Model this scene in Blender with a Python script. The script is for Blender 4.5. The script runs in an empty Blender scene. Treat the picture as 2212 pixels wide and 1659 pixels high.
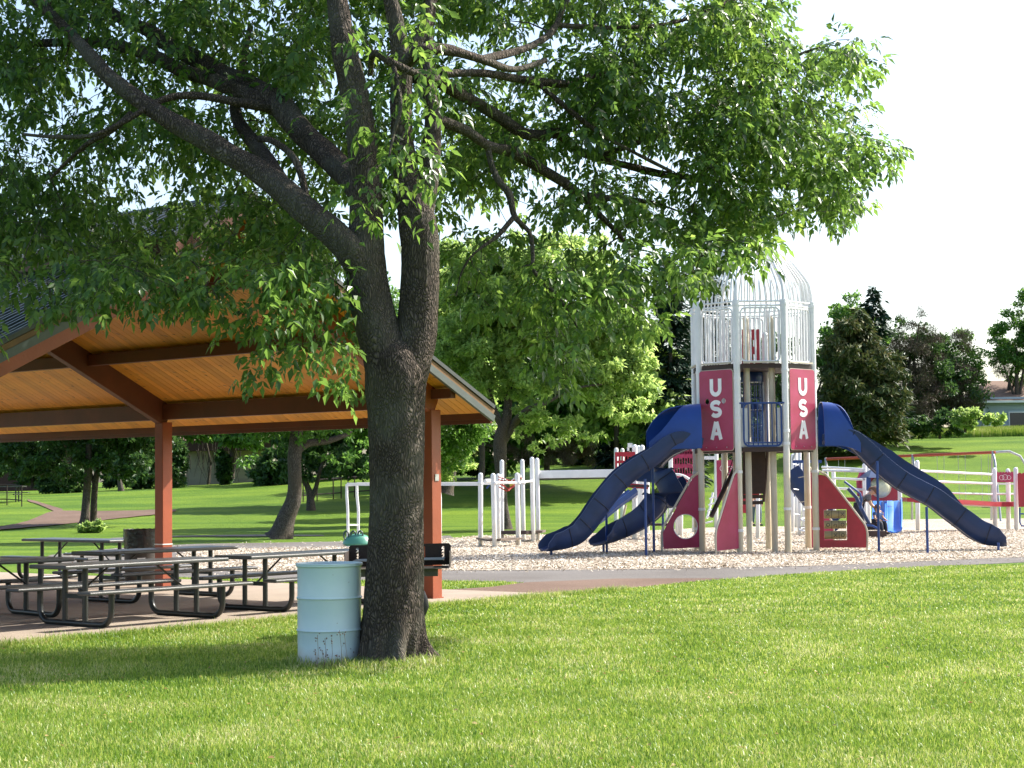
import bpy, bmesh, math, random
import numpy as np
from mathutils import Vector, Matrix, noise
R = math.radians
random.seed(7); rng = np.random.default_rng(7)
scn = bpy.context.scene
COL = scn.collection

# ------------------------------------------------------------------ camera, world, sun, exposure
FPX, CX, CY, CAMZ = 3800.0, 1106.0, 829.5, 1.55
PITCH, ROLL = math.atan((1045-829.5)/3800.0), 0.011
fwd = Vector((0, math.cos(PITCH), math.sin(PITCH))); r0 = Vector((1,0,0)); u0 = r0.cross(fwd)
rgt = (r0*math.cos(ROLL) - u0*math.sin(ROLL)).normalized(); upv = rgt.cross(fwd).normalized()
cd = bpy.data.cameras.new('camera'); cam = bpy.data.objects.new('camera', cd); COL.objects.link(cam)
mw = Matrix((rgt, upv, -fwd)).transposed().to_4x4(); mw.translation = Vector((0,0,CAMZ)); cam.matrix_world = mw
cd.sensor_width = 36; cd.lens = FPX/2212*36; cd.clip_start = .1; cd.clip_end = 2000
scn.camera = cam
SUN_AZ, SUN_EL = 65.0, 42.0            # azimuth clockwise from the view direction (+Y)
wd = bpy.data.worlds.new('World'); scn.world = wd; wd.use_nodes = True
nt = wd.node_tree; nt.nodes.clear()
sky = nt.nodes.new('ShaderNodeTexSky'); sky.sky_type = 'NISHITA'; sky.sun_disc = False
sky.sun_elevation = R(SUN_EL); sky.sun_rotation = R(SUN_AZ); sky.air_density = 1.0; sky.dust_density = 2.6; sky.ozone_density = 1.0
bg = nt.nodes.new('ShaderNodeBackground'); bg.inputs[1].default_value = 0.15
wo = nt.nodes.new('ShaderNodeOutputWorld'); nt.links.new(sky.outputs[0], bg.inputs[0]); nt.links.new(bg.outputs[0], wo.inputs[0])
sl = bpy.data.lights.new('sun', 'SUN'); sl.energy = 5.0; sl.angle = R(.55); sl.color = (1, .95, .86)
so = bpy.data.objects.new('sun', sl); COL.objects.link(so)
sd = Vector((math.sin(R(SUN_AZ))*math.cos(R(SUN_EL)), math.cos(R(SUN_AZ))*math.cos(R(SUN_EL)), math.sin(R(SUN_EL))))
so.rotation_euler = sd.to_track_quat('Z', 'Y').to_euler(); so.location = (20, 10, 30)
vs = scn.view_settings; vs.view_transform = 'Standard'; vs.look = 'None'; vs.exposure = 1.08; vs.gamma = 1
scn.cycles.max_bounces = 6; scn.cycles.diffuse_bounces = 4; scn.cycles.transmission_bounces = 4; scn.cycles.transparent_max_bounces = 8
scn.cycles.use_adaptive_sampling = True

# ------------------------------------------------------------------ picture <-> place
def ray(px, py):
    return fwd + rgt*((px-CX)/FPX) + upv*((CY-py)/FPX)
def P(px, py, Y):
    d = ray(px, py); t = Y/d.y
    return Vector((d.x*t, Y, CAMZ+d.z*t))
def G(px, py, z=0.0):
    d = ray(px, py); t = (z-CAMZ)/d.z
    return Vector((d.x*t, d.y*t, z))
def sstep(t):
    t = max(0.0, min(1.0, t)); return t*t*(3-2*t)
def terr(x, y):
    k = sstep((x/max(y, 20)+.30)/.60)          # 0 left .. 1 right
    ys = 60+16*k; ye = 96+16*k; H = 1.25+3.1*k
    z = H*sstep((y-ys)/(ye-ys))
    z += min(max(y-ye, 0), 120)*.008
    return z
def GT(px, py):
    d = ray(px, py); t = 8.0
    while t < 260:
        if CAMZ+d.z*t <= terr(d.x*t, d.y*t): break
        t += .25
    return Vector((d.x*t, d.y*t, terr(d.x*t, d.y*t)))

# ------------------------------------------------------------------ materials
def _n(nt, t, **k):
    n = nt.nodes.new(t)
    for a, b in k.items(): setattr(n, a, b)
    return n
def mat(name, c1, c2=None, rough=.6, metal=0, scale=8, bump=0, bscale=None, spec=.5, detail=4, stretch=None, dirt=None, coat=0):
    m = bpy.data.materials.new(name); m.use_nodes = True; nt = m.node_tree; b = nt.nodes['Principled BSDF']
    b.inputs['Roughness'].default_value = rough; b.inputs['Metallic'].default_value = metal
    b.inputs['Specular IOR Level'].default_value = spec; b.inputs['Coat Weight'].default_value = coat
    tc = _n(nt, 'ShaderNodeTexCoord'); mp = _n(nt, 'ShaderNodeMapping')
    nt.links.new(tc.outputs['Object'], mp.inputs[0])
    if stretch: mp.inputs['Scale'].default_value = stretch
    no = _n(nt, 'ShaderNodeTexNoise'); no.inputs['Scale'].default_value = scale; no.inputs['Detail'].default_value = detail; no.inputs['Roughness'].default_value = .6
    nt.links.new(mp.outputs[0], no.inputs['Vector'])
    cr = _n(nt, 'ShaderNodeValToRGB'); cr.color_ramp.elements[0].position = .32; cr.color_ramp.elements[1].position = .68
    c2 = c2 or tuple(x*.8 for x in c1)
    cr.color_ramp.elements[0].color = (*c1, 1); cr.color_ramp.elements[1].color = (*c2, 1)
    nt.links.new(no.outputs['Fac'], cr.inputs[0]); out = cr.outputs[0]
    if dirt:                                   # weathered stain from z0 (full) to z1 (none): (colour, z0, z1)
        sp = _n(nt, 'ShaderNodeSeparateXYZ'); ge = _n(nt, 'ShaderNodeNewGeometry'); nt.links.new(ge.outputs['Position'], sp.inputs[0])
        mr = _n(nt, 'ShaderNodeMapRange'); mr.inputs[1].default_value = dirt[1]; mr.inputs[2].default_value = dirt[2]; mr.inputs[3].default_value = 1; mr.inputs[4].default_value = 0
        ad = _n(nt, 'ShaderNodeMath', operation='MULTIPLY_ADD'); nt.links.new(no.outputs['Fac'], ad.inputs[0]); ad.inputs[1].default_value = (dirt[2]-dirt[1])*1.2
        s2 = _n(nt, 'ShaderNodeMath', operation='SUBTRACT'); nt.links.new(sp.outputs[2], ad.inputs[2]); nt.links.new(ad.outputs[0], s2.inputs[0]); s2.inputs[1].default_value = (dirt[2]-dirt[1])*.6
        nt.links.new(s2.outputs[0], mr.inputs[0])
        mx = _n(nt, 'ShaderNodeMixRGB'); nt.links.new(mr.outputs[0], mx.inputs[0]); nt.links.new(out, mx.inputs[1]); mx.inputs[2].default_value = (*dirt[0], 1); out = mx.outputs[0]
    nt.links.new(out, b.inputs['Base Color'])
    if bump:
        n2 = _n(nt, 'ShaderNodeTexNoise'); n2.inputs['Scale'].default_value = bscale or scale*4; n2.inputs['Detail'].default_value = 5
        nt.links.new(mp.outputs[0], n2.inputs['Vector'])
        bp = _n(nt, 'ShaderNodeBump'); bp.inputs['Strength'].default_value = bump; bp.inputs['Distance'].default_value = .02
        nt.links.new(n2.outputs['Fac'], bp.inputs['Height']); nt.links.new(bp.outputs[0], b.inputs['Normal'])
    return m
def leafmat(name, cols, trans=.45, rough=.45, spec=.4, tcol=1.5, hue=.475):
    """leaf: glossy-diffuse front plus light coming through, colour differs per leaf"""
    m = bpy.data.materials.new(name); m.use_nodes = True; nt = m.node_tree; b = nt.nodes['Principled BSDF']; o = nt.nodes['Material Output']
    ge = _n(nt, 'ShaderNodeNewGeometry'); cr = _n(nt, 'ShaderNodeValToRGB'); cr.color_ramp.interpolation = 'LINEAR'
    el = cr.color_ramp.elements
    while len(el) < len(cols): el.new(.5)
    for i, c in enumerate(cols): el[i].position = i/(len(cols)-1); el[i].color = (*c, 1)
    no = _n(nt, 'ShaderNodeTexNoise'); no.inputs['Scale'].default_value = .9; tc = _n(nt, 'ShaderNodeTexCoord'); nt.links.new(tc.outputs['Object'], no.inputs['Vector'])
    ma = _n(nt, 'ShaderNodeMath', operation='MULTIPLY_ADD'); nt.links.new(no.outputs['Fac'], ma.inputs[0]); ma.inputs[1].default_value = .9; 
    mb = _n(nt, 'ShaderNodeMath', operation='MULTIPLY_ADD'); nt.links.new(ge.outputs['Random Per Island'], mb.inputs[0]); mb.inputs[1].default_value = .7; mb.inputs[2].default_value = -.3
    nt.links.new(mb.outputs[0], ma.inputs[2]); nt.links.new(ma.outputs[0], cr.inputs[0])
    nt.links.new(cr.outputs[0], b.inputs['Base Color']); b.inputs['Roughness'].default_value = rough; b.inputs['Specular IOR Level'].default_value = spec
    tr = _n(nt, 'ShaderNodeBsdfTranslucent'); hs = _n(nt, 'ShaderNodeHueSaturation'); hs.inputs['Value'].default_value = tcol; hs.inputs['Hue'].default_value = hue; hs.inputs['Saturation'].default_value = .95
    nt.links.new(cr.outputs[0], hs.inputs['Color']); nt.links.new(hs.outputs[0], tr.inputs[0])
    mx = _n(nt, 'ShaderNodeMixShader'); mx.inputs[0].default_value = trans
    nt.links.new(b.outputs[0], mx.inputs[1]); nt.links.new(tr.outputs[0], mx.inputs[2]); nt.links.new(mx.outputs[0], o.inputs[0])
    return m
WHITE = mat('white_paint', (.78,.79,.80), (.68,.69,.70), rough=.35, scale=3, bump=.03)
WHITEP = mat('white_post_paint', (.76,.77,.78), (.66,.67,.67), rough=.4, scale=2.5, dirt=((.60,.52,.36), .9, 3.0))
WHITES = mat('white_low_post_paint', (.80,.80,.80), (.70,.70,.69), rough=.4, scale=2.5, dirt=((.62,.58,.48), .0, .9))
BEIGE = mat('beige_paint', (.55,.50,.40), (.46,.41,.31), rough=.5, scale=2)
REDP = mat('red_plastic', (.40,.022,.040), (.32,.018,.032), rough=.38, scale=4)
REDF = mat('faded_red_plastic', (.38,.034,.105), (.31,.024,.065), rough=.42, scale=2.5)
BLUEP = mat('blue_plastic', (.020,.042,.125), (.016,.030,.075), rough=.42, scale=1.6, spec=.35, bump=.04, bscale=25)
BLUEH = mat('blue_hood_plastic', (.010,.050,.26), (.008,.038,.18), rough=.30, scale=1.6, spec=.5)
BLUEM = mat('blue_metal', (.015,.055,.22), (.012,.045,.17), rough=.35, scale=4)
DECK = mat('dark_deck_coating', (.045,.022,.018), (.03,.016,.014), rough=.6, scale=10, bump=.1)
LETTER = mat('white_letter', (.85,.85,.85), (.78,.78,.78), rough=.5)
REDBR = mat('red_brown_paint', (.34,.075,.026), (.25,.055,.020), rough=.5, scale=2.2, bump=.12, bscale=30)
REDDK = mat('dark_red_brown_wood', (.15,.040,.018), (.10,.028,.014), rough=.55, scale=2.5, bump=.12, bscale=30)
METALD = mat('dark_roof_trim', (.055,.065,.065), (.04,.048,.048), rough=.55, scale=3)
METALR = mat('green_grey_metal_roof', (.10,.125,.13), (.08,.10,.105), rough=.33, scale=1.5, spec=.6, metal=.25)
TABLEM = mat('black_coated_metal', (.022,.026,.024), (.012,.015,.014), rough=.38, scale=6, spec=.55, bump=.05)
TABLET = mat('grey_coated_mesh', (.055,.058,.058), (.035,.038,.037), rough=.33, scale=6, spec=.7, bump=.12, bscale=220)
GRILLM = mat('black_rusted_iron', (.018,.012,.010), (.032,.016,.010), rough=.75, scale=14, bump=.3)
STEEL = mat('galvanised_steel', (.45,.46,.47), (.35,.36,.37), rough=.4, metal=.7)
CONC = mat('concrete', (.32,.26,.20), (.25,.20,.155), rough=.85, scale=1.3, bump=.15, bscale=90, detail=8)
ROPE = mat('red_rope', (.35,.04,.03), rough=.8)
def plank_mat():
    m = mat('knotty_pine', (.82,.37,.05), (.68,.26,.03), rough=.5, scale=3.0, stretch=(1,1,1)); nt = m.node_tree; b = nt.nodes['Principled BSDF']
    oi = _n(nt, 'ShaderNodeObjectInfo'); tc = _n(nt, 'ShaderNodeTexCoord'); ad = _n(nt, 'ShaderNodeVectorMath', operation='ADD')
    mu = _n(nt, 'ShaderNodeMath', operation='MULTIPLY'); nt.links.new(oi.outputs['Random'], mu.inputs[0]); mu.inputs[1].default_value = 53
    cx = _n(nt, 'ShaderNodeCombineXYZ'); nt.links.new(mu.outputs[0], cx.inputs[0]); nt.links.new(mu.outputs[0], cx.inputs[1])
    mp = _n(nt, 'ShaderNodeMapping'); mp.inputs['Scale'].default_value = (1.1, 5, 5); nt.links.new(tc.outputs['Object'], ad.inputs[0]); nt.links.new(cx.outputs[0], ad.inputs[1]); nt.links.new(ad.outputs[0], mp.inputs[0])
    vo = _n(nt, 'ShaderNodeTexVoronoi'); vo.inputs['Scale'].default_value = 2.2; nt.links.new(mp.outputs[0], vo.inputs['Vector'])
    mr = _n(nt, 'ShaderNodeMapRange'); mr.inputs[1].default_value = .07; mr.inputs[2].default_value = .17; mr.inputs[3].default_value = .85; mr.inputs[4].default_value = 0; nt.links.new(vo.outputs['Distance'], mr.inputs[0])
    hs = _n(nt, 'ShaderNodeHueSaturation'); mr2 = _n(nt, 'ShaderNodeMapRange'); mr2.inputs[3].default_value = .82; mr2.inputs[4].default_value = 1.12; nt.links.new(oi.outputs['Random'], mr2.inputs[0]); nt.links.new(mr2.outputs[0], hs.inputs['Value'])
    src = b.inputs['Base Color'].links[0].from_socket; nt.links.new(src, hs.inputs['Color'])
    mx = _n(nt, 'ShaderNodeMixRGB'); nt.links.new(mr.outputs[0], mx.inputs[0]); nt.links.new(hs.outputs[0], mx.inputs[1]); mx.inputs[2].default_value = (.10,.03,.012,1); nt.links.new(mx.outputs[0], b.inputs['Base Color'])
    return m
PINE = plank_mat()
def bark_mat(name, c1, c2, c3, sc=1.0, bump=1.0, moss=None):
    m = bpy.data.materials.new(name); m.use_nodes = True; nt = m.node_tree; b = nt.nodes['Principled BSDF']; b.inputs['Roughness'].default_value = .9; b.inputs['Specular IOR Level'].default_value = .25
    tc = _n(nt, 'ShaderNodeTexCoord'); mp = _n(nt, 'ShaderNodeMapping'); mp.inputs['Scale'].default_value = (1, 1, .38); nt.links.new(tc.outputs['Object'], mp.inputs[0])
    wn = _n(nt, 'ShaderNodeTexNoise'); wn.inputs['Scale'].default_value = 5*sc; wn.inputs['Detail'].default_value = 3; nt.links.new(mp.outputs[0], wn.inputs['Vector'])
    av = _n(nt, 'ShaderNodeMixRGB', blend_type='ADD'); av.inputs[0].default_value = .22; nt.links.new(mp.outputs[0], av.inputs[1]); nt.links.new(wn.outputs['Color'], av.inputs[2])
    vo = _n(nt, 'ShaderNodeTexVoronoi', feature='DISTANCE_TO_EDGE'); vo.inputs['Scale'].default_value = 46*sc; nt.links.new(av.outputs[0], vo.inputs['Vector'])
    n3 = _n(nt, 'ShaderNodeTexNoise'); n3.inputs['Scale'].default_value = 30*sc; n3.inputs['Detail'].default_value = 6; nt.links.new(mp.outputs[0], n3.inputs['Vector'])
    cr = _n(nt, 'ShaderNodeValToRGB'); cr.color_ramp.elements[0].position = .0; cr.color_ramp.elements[0].color = (*c1,1); cr.color_ramp.elements[1].position = .35; cr.color_ramp.elements[1].color = (*c2,1)
    nt.links.new(vo.outputs['Distance'], cr.inputs[0])
    n4 = _n(nt, 'ShaderNodeTexNoise'); n4.inputs['Scale'].default_value = 1.6; n4.inputs['Detail'].default_value = 5; nt.links.new(tc.outputs['Object'], n4.inputs['Vector'])
    r4 = _n(nt, 'ShaderNodeValToRGB'); r4.color_ramp.elements[0].position = .45; r4.color_ramp.elements[1].position = .6; r4.color_ramp.elements[0].color = (0,0,0,1); r4.color_ramp.elements[1].color = (1,1,1,1)
    nt.links.new(n4.outputs['Fac'], r4.inputs[0]); mx = _n(nt, 'ShaderNodeMixRGB', blend_type='MIX'); nt.links.new(cr.outputs[0], mx.inputs[1]); mx.inputs[2].default_value = (*c3, 1)
    mm = _n(nt, 'ShaderNodeMath', operation='MULTIPLY'); nt.links.new(r4.outputs[0], mm.inputs[0]); mm.inputs[1].default_value = .6; nt.links.new(mm.outputs[0], mx.inputs[0])
    m3 = _n(nt, 'ShaderNodeMixRGB', blend_type='MULTIPLY'); m3.inputs[0].default_value = .6; nt.links.new(mx.outputs[0], m3.inputs[1]); nt.links.new(n3.outputs['Fac'], m3.inputs[2]); nt.links.new(m3.outputs[0], b.inputs['Base Color'])
    ad = _n(nt, 'ShaderNodeMath', operation='MULTIPLY_ADD'); nt.links.new(vo.outputs['Distance'], ad.inputs[0]); ad.inputs[1].default_value = 1.5; nt.links.new(n3.outputs['Fac'], ad.inputs[2])
    bp = _n(nt, 'ShaderNodeBump'); bp.inputs['Strength'].default_value = bump; bp.inputs['Distance'].default_value = .035; nt.links.new(ad.outputs[0], bp.inputs['Height']); nt.links.new(bp.outputs[0], b.inputs['Normal'])
    return m
BARK = bark_mat('rough_brown_bark', (.040,.030,.024), (.24,.185,.145), (.17,.16,.125))
BARKG = bark_mat('grey_bark', (.05,.04,.035), (.21,.18,.155), (.13,.10,.07), sc=.7, bump=.6)
LEAF = leafmat('boxelder_leaf', [(.020,.052,.012), (.036,.092,.015), (.065,.15,.020), (.13,.22,.035)], trans=.50, tcol=2.7, rough=.32, spec=.5, hue=.472)
LEAFD = leafmat('dark_green_leaf', [(.018,.055,.014), (.03,.085,.018), (.055,.13,.024)], trans=.4, tcol=1.8)
LEAFM = leafmat('mid_green_leaf', [(.03,.085,.014), (.055,.15,.02), (.09,.22,.03)], trans=.45, tcol=2.2)
LEAFY = leafmat('yellow_green_leaf', [(.09,.17,.04), (.17,.28,.065), (.30,.42,.13)], trans=.55, tcol=2.3)
NEED = leafmat('spruce_needle', [(.008,.026,.013), (.014,.042,.02), (.024,.06,.028)], trans=.1, tcol=1.1, rough=.6)
NEEDP = leafmat('pine_needle', [(.03,.065,.022), (.06,.095,.025), (.16,.14,.045)], trans=.2, tcol=1.2, rough=.6)
TWIGM = leafmat('bare_twig', [(.09,.06,.045), (.13,.10,.075), (.07,.10,.03)], trans=.05, rough=.8)
BLADE = leafmat('grass_blade', [(.05,.12,.010), (.10,.22,.016), (.18,.31,.028), (.32,.40,.08), (.62,.58,.32)], trans=.42, tcol=1.4, rough=.38)
def lawn_mat():
    m = bpy.data.materials.new('lawn'); m.use_nodes = True; nt = m.node_tree; b = nt.nodes['Principled BSDF']; b.inputs['Roughness'].default_value = .8; b.inputs['Specular IOR Level'].default_value = .15
    ge = _n(nt, 'ShaderNodeNewGeometry')
    def noi(s, d, st=None):
        mp = _n(nt, 'ShaderNodeMapping'); nt.links.new(ge.outputs['Position'], mp.inputs[0])
        if st: mp.inputs['Scale'].default_value = st
        n = _n(nt, 'ShaderNodeTexNoise'); n.inputs['Scale'].default_value = s; n.inputs['Detail'].default_value = d; nt.links.new(mp.outputs[0], n.inputs['Vector']); return n
    a = noi(.35, 6, (.5, 1.6, 1)); f = noi(14, 7); g = noi(55, 3)
    cr = _n(nt, 'ShaderNodeValToRGB'); e = cr.color_ramp.elements; e[0].position = .35; e[0].color = (.075,.155,.012,1); e[1].position = .65; e[1].color = (.155,.245,.020,1)
    nt.links.new(a.outputs['Fac'], cr.inputs[0])
    c2 = _n(nt, 'ShaderNodeValToRGB'); e = c2.color_ramp.elements; e[0].position = .3; e[0].color = (.55,.6,.5,1); e[1].position = .7; e[1].color = (1.35,1.3,1.3,1); nt.links.new(f.outputs['Fac'], c2.inputs[0])
    mx = _n(nt, 'ShaderNodeMixRGB', blend_type='MULTIPLY'); mx.inputs[0].default_value = .75; nt.links.new(cr.outputs[0], mx.inputs[1]); nt.links.new(c2.outputs[0], mx.inputs[2]); nt.links.new(mx.outputs[0], b.inputs['Base Color'])
    ad = _n(nt, 'ShaderNodeMath', operation='ADD'); nt.links.new(f.outputs['Fac'], ad.inputs[0]); nt.links.new(g.outputs['Fac'], ad.inputs[1])
    bp = _n(nt, 'ShaderNodeBump'); bp.inputs['Strength'].default_value = .9; bp.inputs['Distance'].default_value = .05; nt.links.new(ad.outputs[0], bp.inputs['Height']); nt.links.new(bp.outputs[0], b.inputs['Normal'])
    return m
LAWN = lawn_mat()
def ground_mat(name, cols, vs_, bump, spots=None):
    m = bpy.data.materials.new(name); m.use_nodes = True; nt = m.node_tree; b = nt.nodes['Principled BSDF']; b.inputs['Roughness'].default_value = .9; b.inputs['Specular IOR Level'].default_value = .2
    ge = _n(nt, 'ShaderNodeNewGeometry'); vo = _n(nt, 'ShaderNodeTexVoronoi'); vo.inputs['Scale'].default_value = vs_; nt.links.new(ge.outputs['Position'], vo.inputs['Vector'])
    sx = _n(nt, 'ShaderNodeSeparateColor'); nt.links.new(vo.outputs['Color'], sx.inputs[0])
    cr = _n(nt, 'ShaderNodeValToRGB'); el = cr.color_ramp.elements
    while len(el) < len(cols): el.new(.5)
    for i, c in enumerate(cols): el[i].position = i/(len(cols)-1); el[i].color = (*c, 1)
    nt.links.new(sx.outputs[0], cr.inputs[0]); out = cr.outputs[0]
    no = _n(nt, 'ShaderNodeTexNoise'); no.inputs['Scale'].default_value = .5; no.inputs['Detail'].default_value = 6; nt.links.new(ge.outputs['Position'], no.inputs['Vector'])
    r2 = _n(nt, 'ShaderNodeValToRGB'); e = r2.color_ramp.elements; e[0].position = .35; e[0].color = (.82,.8,.78,1); e[1].position = .65; e[1].color = (1.1,1.1,1.1,1); nt.links.new(no.outputs['Fac'], r2.inputs[0])
    mx = _n(nt, 'ShaderNodeMixRGB', blend_type='MULTIPLY'); mx.inputs[0].default_value = 1; nt.links.new(out, mx.inputs[1]); nt.links.new(r2.outputs[0], mx.inputs[2]); nt.links.new(mx.outputs[0], b.inputs['Base Color'])
    bp = _n(nt, 'ShaderNodeBump'); bp.inputs['Strength'].default_value = bump; bp.inputs['Distance'].default_value = .03; nt.links.new(vo.outputs['Distance'], bp.inputs['Height']); nt.links.new(bp.outputs[0], b.inputs['Normal'])
    return m
CHIPM = ground_mat('wood_chip_ground', [(.15,.12,.095), (.42,.35,.28), (.55,.48,.39), (.68,.62,.53)], 38, .9)
CHIPL = leafmat('wood_chip', [(.20,.16,.12), (.46,.39,.31), (.62,.55,.45), (.78,.74,.65)], trans=0, rough=.8, spec=.2)
ASPH = ground_mat('grey_asphalt', [(.12,.11,.105), (.15,.14,.13), (.17,.155,.145)], 60, .25)
BROWNP = ground_mat('brown_dirt_asphalt', [(.125,.08,.06), (.15,.10,.075), (.18,.125,.095)], 60, .3)

# ------------------------------------------------------------------ mesh builder
ORG = {}
class MB:
    def __init__(s): s.v = []; s.f = []
    def add(s, vs_, fs): n = len(s.v); s.v += [tuple(v) for v in vs_]; s.f += [tuple(i+n for i in f) for f in fs]; return s
    def box(s, c, d, M=None):
        c = Vector(c); hx, hy, hz = d[0]/2, d[1]/2, d[2]/2
        vs_ = [Vector((x, y, z)) for x in (-hx, hx) for y in (-hy, hy) for z in (-hz, hz)]
        if M is not None: vs_ = [M @ v for v in vs_]
        return s.add([c+v for v in vs_], [(0,1,3,2), (4,6,7,5), (0,4,5,1), (2,3,7,6), (0,2,6,4), (1,5,7,3)])
    def bar(s, a, b, w, h, up=Vector((0,0,1))):
        a = Vector(a); b = Vector(b); d = (b-a).normalized(); x = d.cross(up)
        if x.length < 1e-4: x = d.cross(Vector((0,1,0)))
        x.normalize(); y = x.cross(d).normalized(); vs_ = []
        for p in (a, b):
            for sx, sy in ((-1,-1), (1,-1), (1,1), (-1,1)): vs_.append(p+x*(sx*w/2)+y*(sy*h/2))
        return s.add(vs_, [(0,1,2,3)[::-1], (4,5,6,7), (0,1,5,4), (1,2,6,5), (2,3,7,6), (3,0,4,7)])
    def tube(s, pts, r, seg=8, cap=True, closed=False):
        pts = [Vector(p) for p in pts]; n = len(pts); rr = r if hasattr(r, '__len__') else [r]*n
        vs_ = []; fs = []; px = None
        for i, p in enumerate(pts):
            if closed: d = pts[(i+1) % n]-pts[i-1]
            else: d = pts[min(i+1, n-1)]-pts[max(i-1, 0)]
            d.normalize()
            if px is None:
                px = d.orthogonal().normalized()
            px = (px-d*px.dot(d))
            if px.length < 1e-5: px = d.orthogonal()
            px.normalize(); py = d.cross(px)
            for k in range(seg):
                a = 2*math.pi*k/seg; vs_.append(p+(px*math.cos(a)+py*math.sin(a))*rr[i])
        for i in range(n if closed else n-1):
            for k in range(seg):
                j = (i+1) % n; fs.append((i*seg+k, i*seg+(k+1) % seg, j*seg+(k+1) % seg, j*seg+k))
        if cap and not closed: fs += [tuple(range(seg))[::-1], tuple((n-1)*seg+k for k in range(seg))]
        return s.add(vs_, fs)
    def lathe(s, c, prof, seg=20, M=None):
        c = Vector(c); vs_ = []; fs = []
        for r, z in prof:
            for k in range(seg):
                a = 2*math.pi*k/seg; v = Vector((r*math.cos(a), r*math.sin(a), z)); vs_.append(c+((M @ v) if M is not None else v))
        for i in range(len(prof)-1):
            for k in range(seg): fs.append((i*seg+k, i*seg+(k+1) % seg, (i+1)*seg+(k+1) % seg, (i+1)*seg+k))
        fs += [tuple(range(seg))[::-1], tuple((len(prof)-1)*seg+k for k in range(seg))]
        return s.add(vs_, fs)
    def post(s, a, h, r, seg=14, lean=(0,0)):                 # round post with a domed cap
        a = Vector(a); b = a+Vector((lean[0], lean[1], h)); ax = (b-a).normalized()
        pts = [a, b-ax*r]; rr = [r, r]
        for k in (1, 2, 3, 4): t = k/4*math.pi/2; pts.append(b-ax*r+ax*(r*math.sin(t))); rr.append(max(.004, r*math.cos(t)))
        return s.tube(pts, rr, seg)
    def prism(s, outline, o, ax, ay, th, holes=None):
        """flat plate: 2-D outline in the plane (o, ax, ay), thickness th; holes are cut by triangulation"""
        o = Vector(o); ax = Vector(ax); ay = Vector(ay); n = ax.cross(ay).normalized()
        from mathutils.geometry import tessellate_polygon
        loops = [outline]+(holes or []); flat = [p for l in loops for p in l]
        tri = tessellate_polygon([[Vector((p[0], p[1], 0)) for p in l] for l in loops])
        vs_ = [o+ax*p[0]+ay*p[1]+n*th/2 for p in flat]+[o+ax*p[0]+ay*p[1]-n*th/2 for p in flat]; N = len(flat)
        fs = [tuple(t) for t in tri]+[tuple(i+N for i in t)[::-1] for t in tri]; k = 0
        for l in loops:
            m = len(l)
            for i in range(m): fs.append((k+i, k+(i+1) % m, N+k+(i+1) % m, N+k+i))
            k += m
        return s.add(vs_, fs)
    def build(s, name, m, parent=None, smooth=False, bevel=0):
        me = bpy.data.meshes.new(name); o0 = ORG.get(parent.name, Vector()) if parent else Vector()
        me.from_pydata([(v[0]-o0[0], v[1]-o0[1], v[2]-o0[2]) for v in s.v], [], s.f)
        me.materials.append(m); me.update()
        bm = bmesh.new(); bm.from_mesh(me); bmesh.ops.recalc_face_normals(bm, faces=bm.faces); bm.to_mesh(me); bm.free()
        if smooth:
            me.polygons.foreach_set('use_smooth', [True]*len(me.polygons)); me.set_sharp_from_angle(angle=R(40))
        o = bpy.data.objects.new(name, me); COL.objects.link(o)
        if parent: o.parent = parent; ORG[o.name] = o0.copy()
        if bevel:
            b = o.modifiers.new('bevel', 'BEVEL'); b.width = bevel; b.segments = 2; b.limit_method = 'ANGLE'
        return o
def rawmesh(name, V, F, m, parent=None, smooth=False):
    """big meshes straight from numpy: V (n,3), F (k,3 or 4)"""
    me = bpy.data.meshes.new(name); V = np.asarray(V, dtype=np.float32); F = np.asarray(F, dtype=np.int32)
    if parent is not None and parent.name in ORG: V = V-np.array(ORG[parent.name], dtype=np.float32)
    k = F.shape[1]
    me.vertices.add(len(V)); me.vertices.foreach_set('co', V.ravel()); me.loops.add(F.size); me.loops.foreach_set('vertex_index', F.ravel())
    me.polygons.add(len(F)); me.polygons.foreach_set('loop_start', np.arange(0, F.size, k, dtype=np.int32))
    try: me.polygons.foreach_set('loop_total', np.full(len(F), k, dtype=np.int32))
    except Exception: pass
    if smooth: me.polygons.foreach_set('use_smooth', np.ones(len(F), dtype=bool))
    me.update(calc_edges=True); me.validate(); me.materials.append(m)
    o = bpy.data.objects.new(name, me); COL.objects.link(o)
    if parent is not None: o.parent = parent; ORG[o.name] = ORG.get(parent.name, Vector()).copy()
    return o
def tag(o, label=None, cat=None, group=None, kind=None):
    if label: o['label'] = label
    if cat: o['category'] = cat
    if group: o['group'] = group
    if kind: o['kind'] = kind
    return o
def thing(name, loc, label, cat, group=None):
    o = bpy.data.objects.new(name, None); COL.objects.link(o); o.location = loc; o.empty_display_size = .2
    ORG[o.name] = Vector(loc); return tag(o, label, cat, group)
def share(name, src, parent, loc=(0,0,0)):
    o = bpy.data.objects.new(name, src.data); COL.objects.link(o); o.parent = parent; o.location = loc; return o
def copy_tree(o, parent=None):
    c = o.copy(); COL.objects.link(c); c.parent = parent
    for ch in o.children: copy_tree(ch, c)
    return c
def catmull(pts, n=6):
    """smooth a list of tuples (any length) through its points"""
    pts = [np.array(p, dtype=float) for p in pts]; out = []
    for i in range(len(pts)-1):
        a = pts[max(i-1, 0)]; b = pts[i]; c = pts[i+1]; d = pts[min(i+2, len(pts)-1)]
        for k in range(n):
            t = k/n; out.append(.5*((2*b)+(-a+c)*t+(2*a-5*b+4*c-d)*t*t+(-a+3*b-3*c+d)*t**3))
    out.append(pts[-1]); return out
# ================================================================== GROUND
def g2(px, py): p = G(px, py); return (p.x, p.y)
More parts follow.
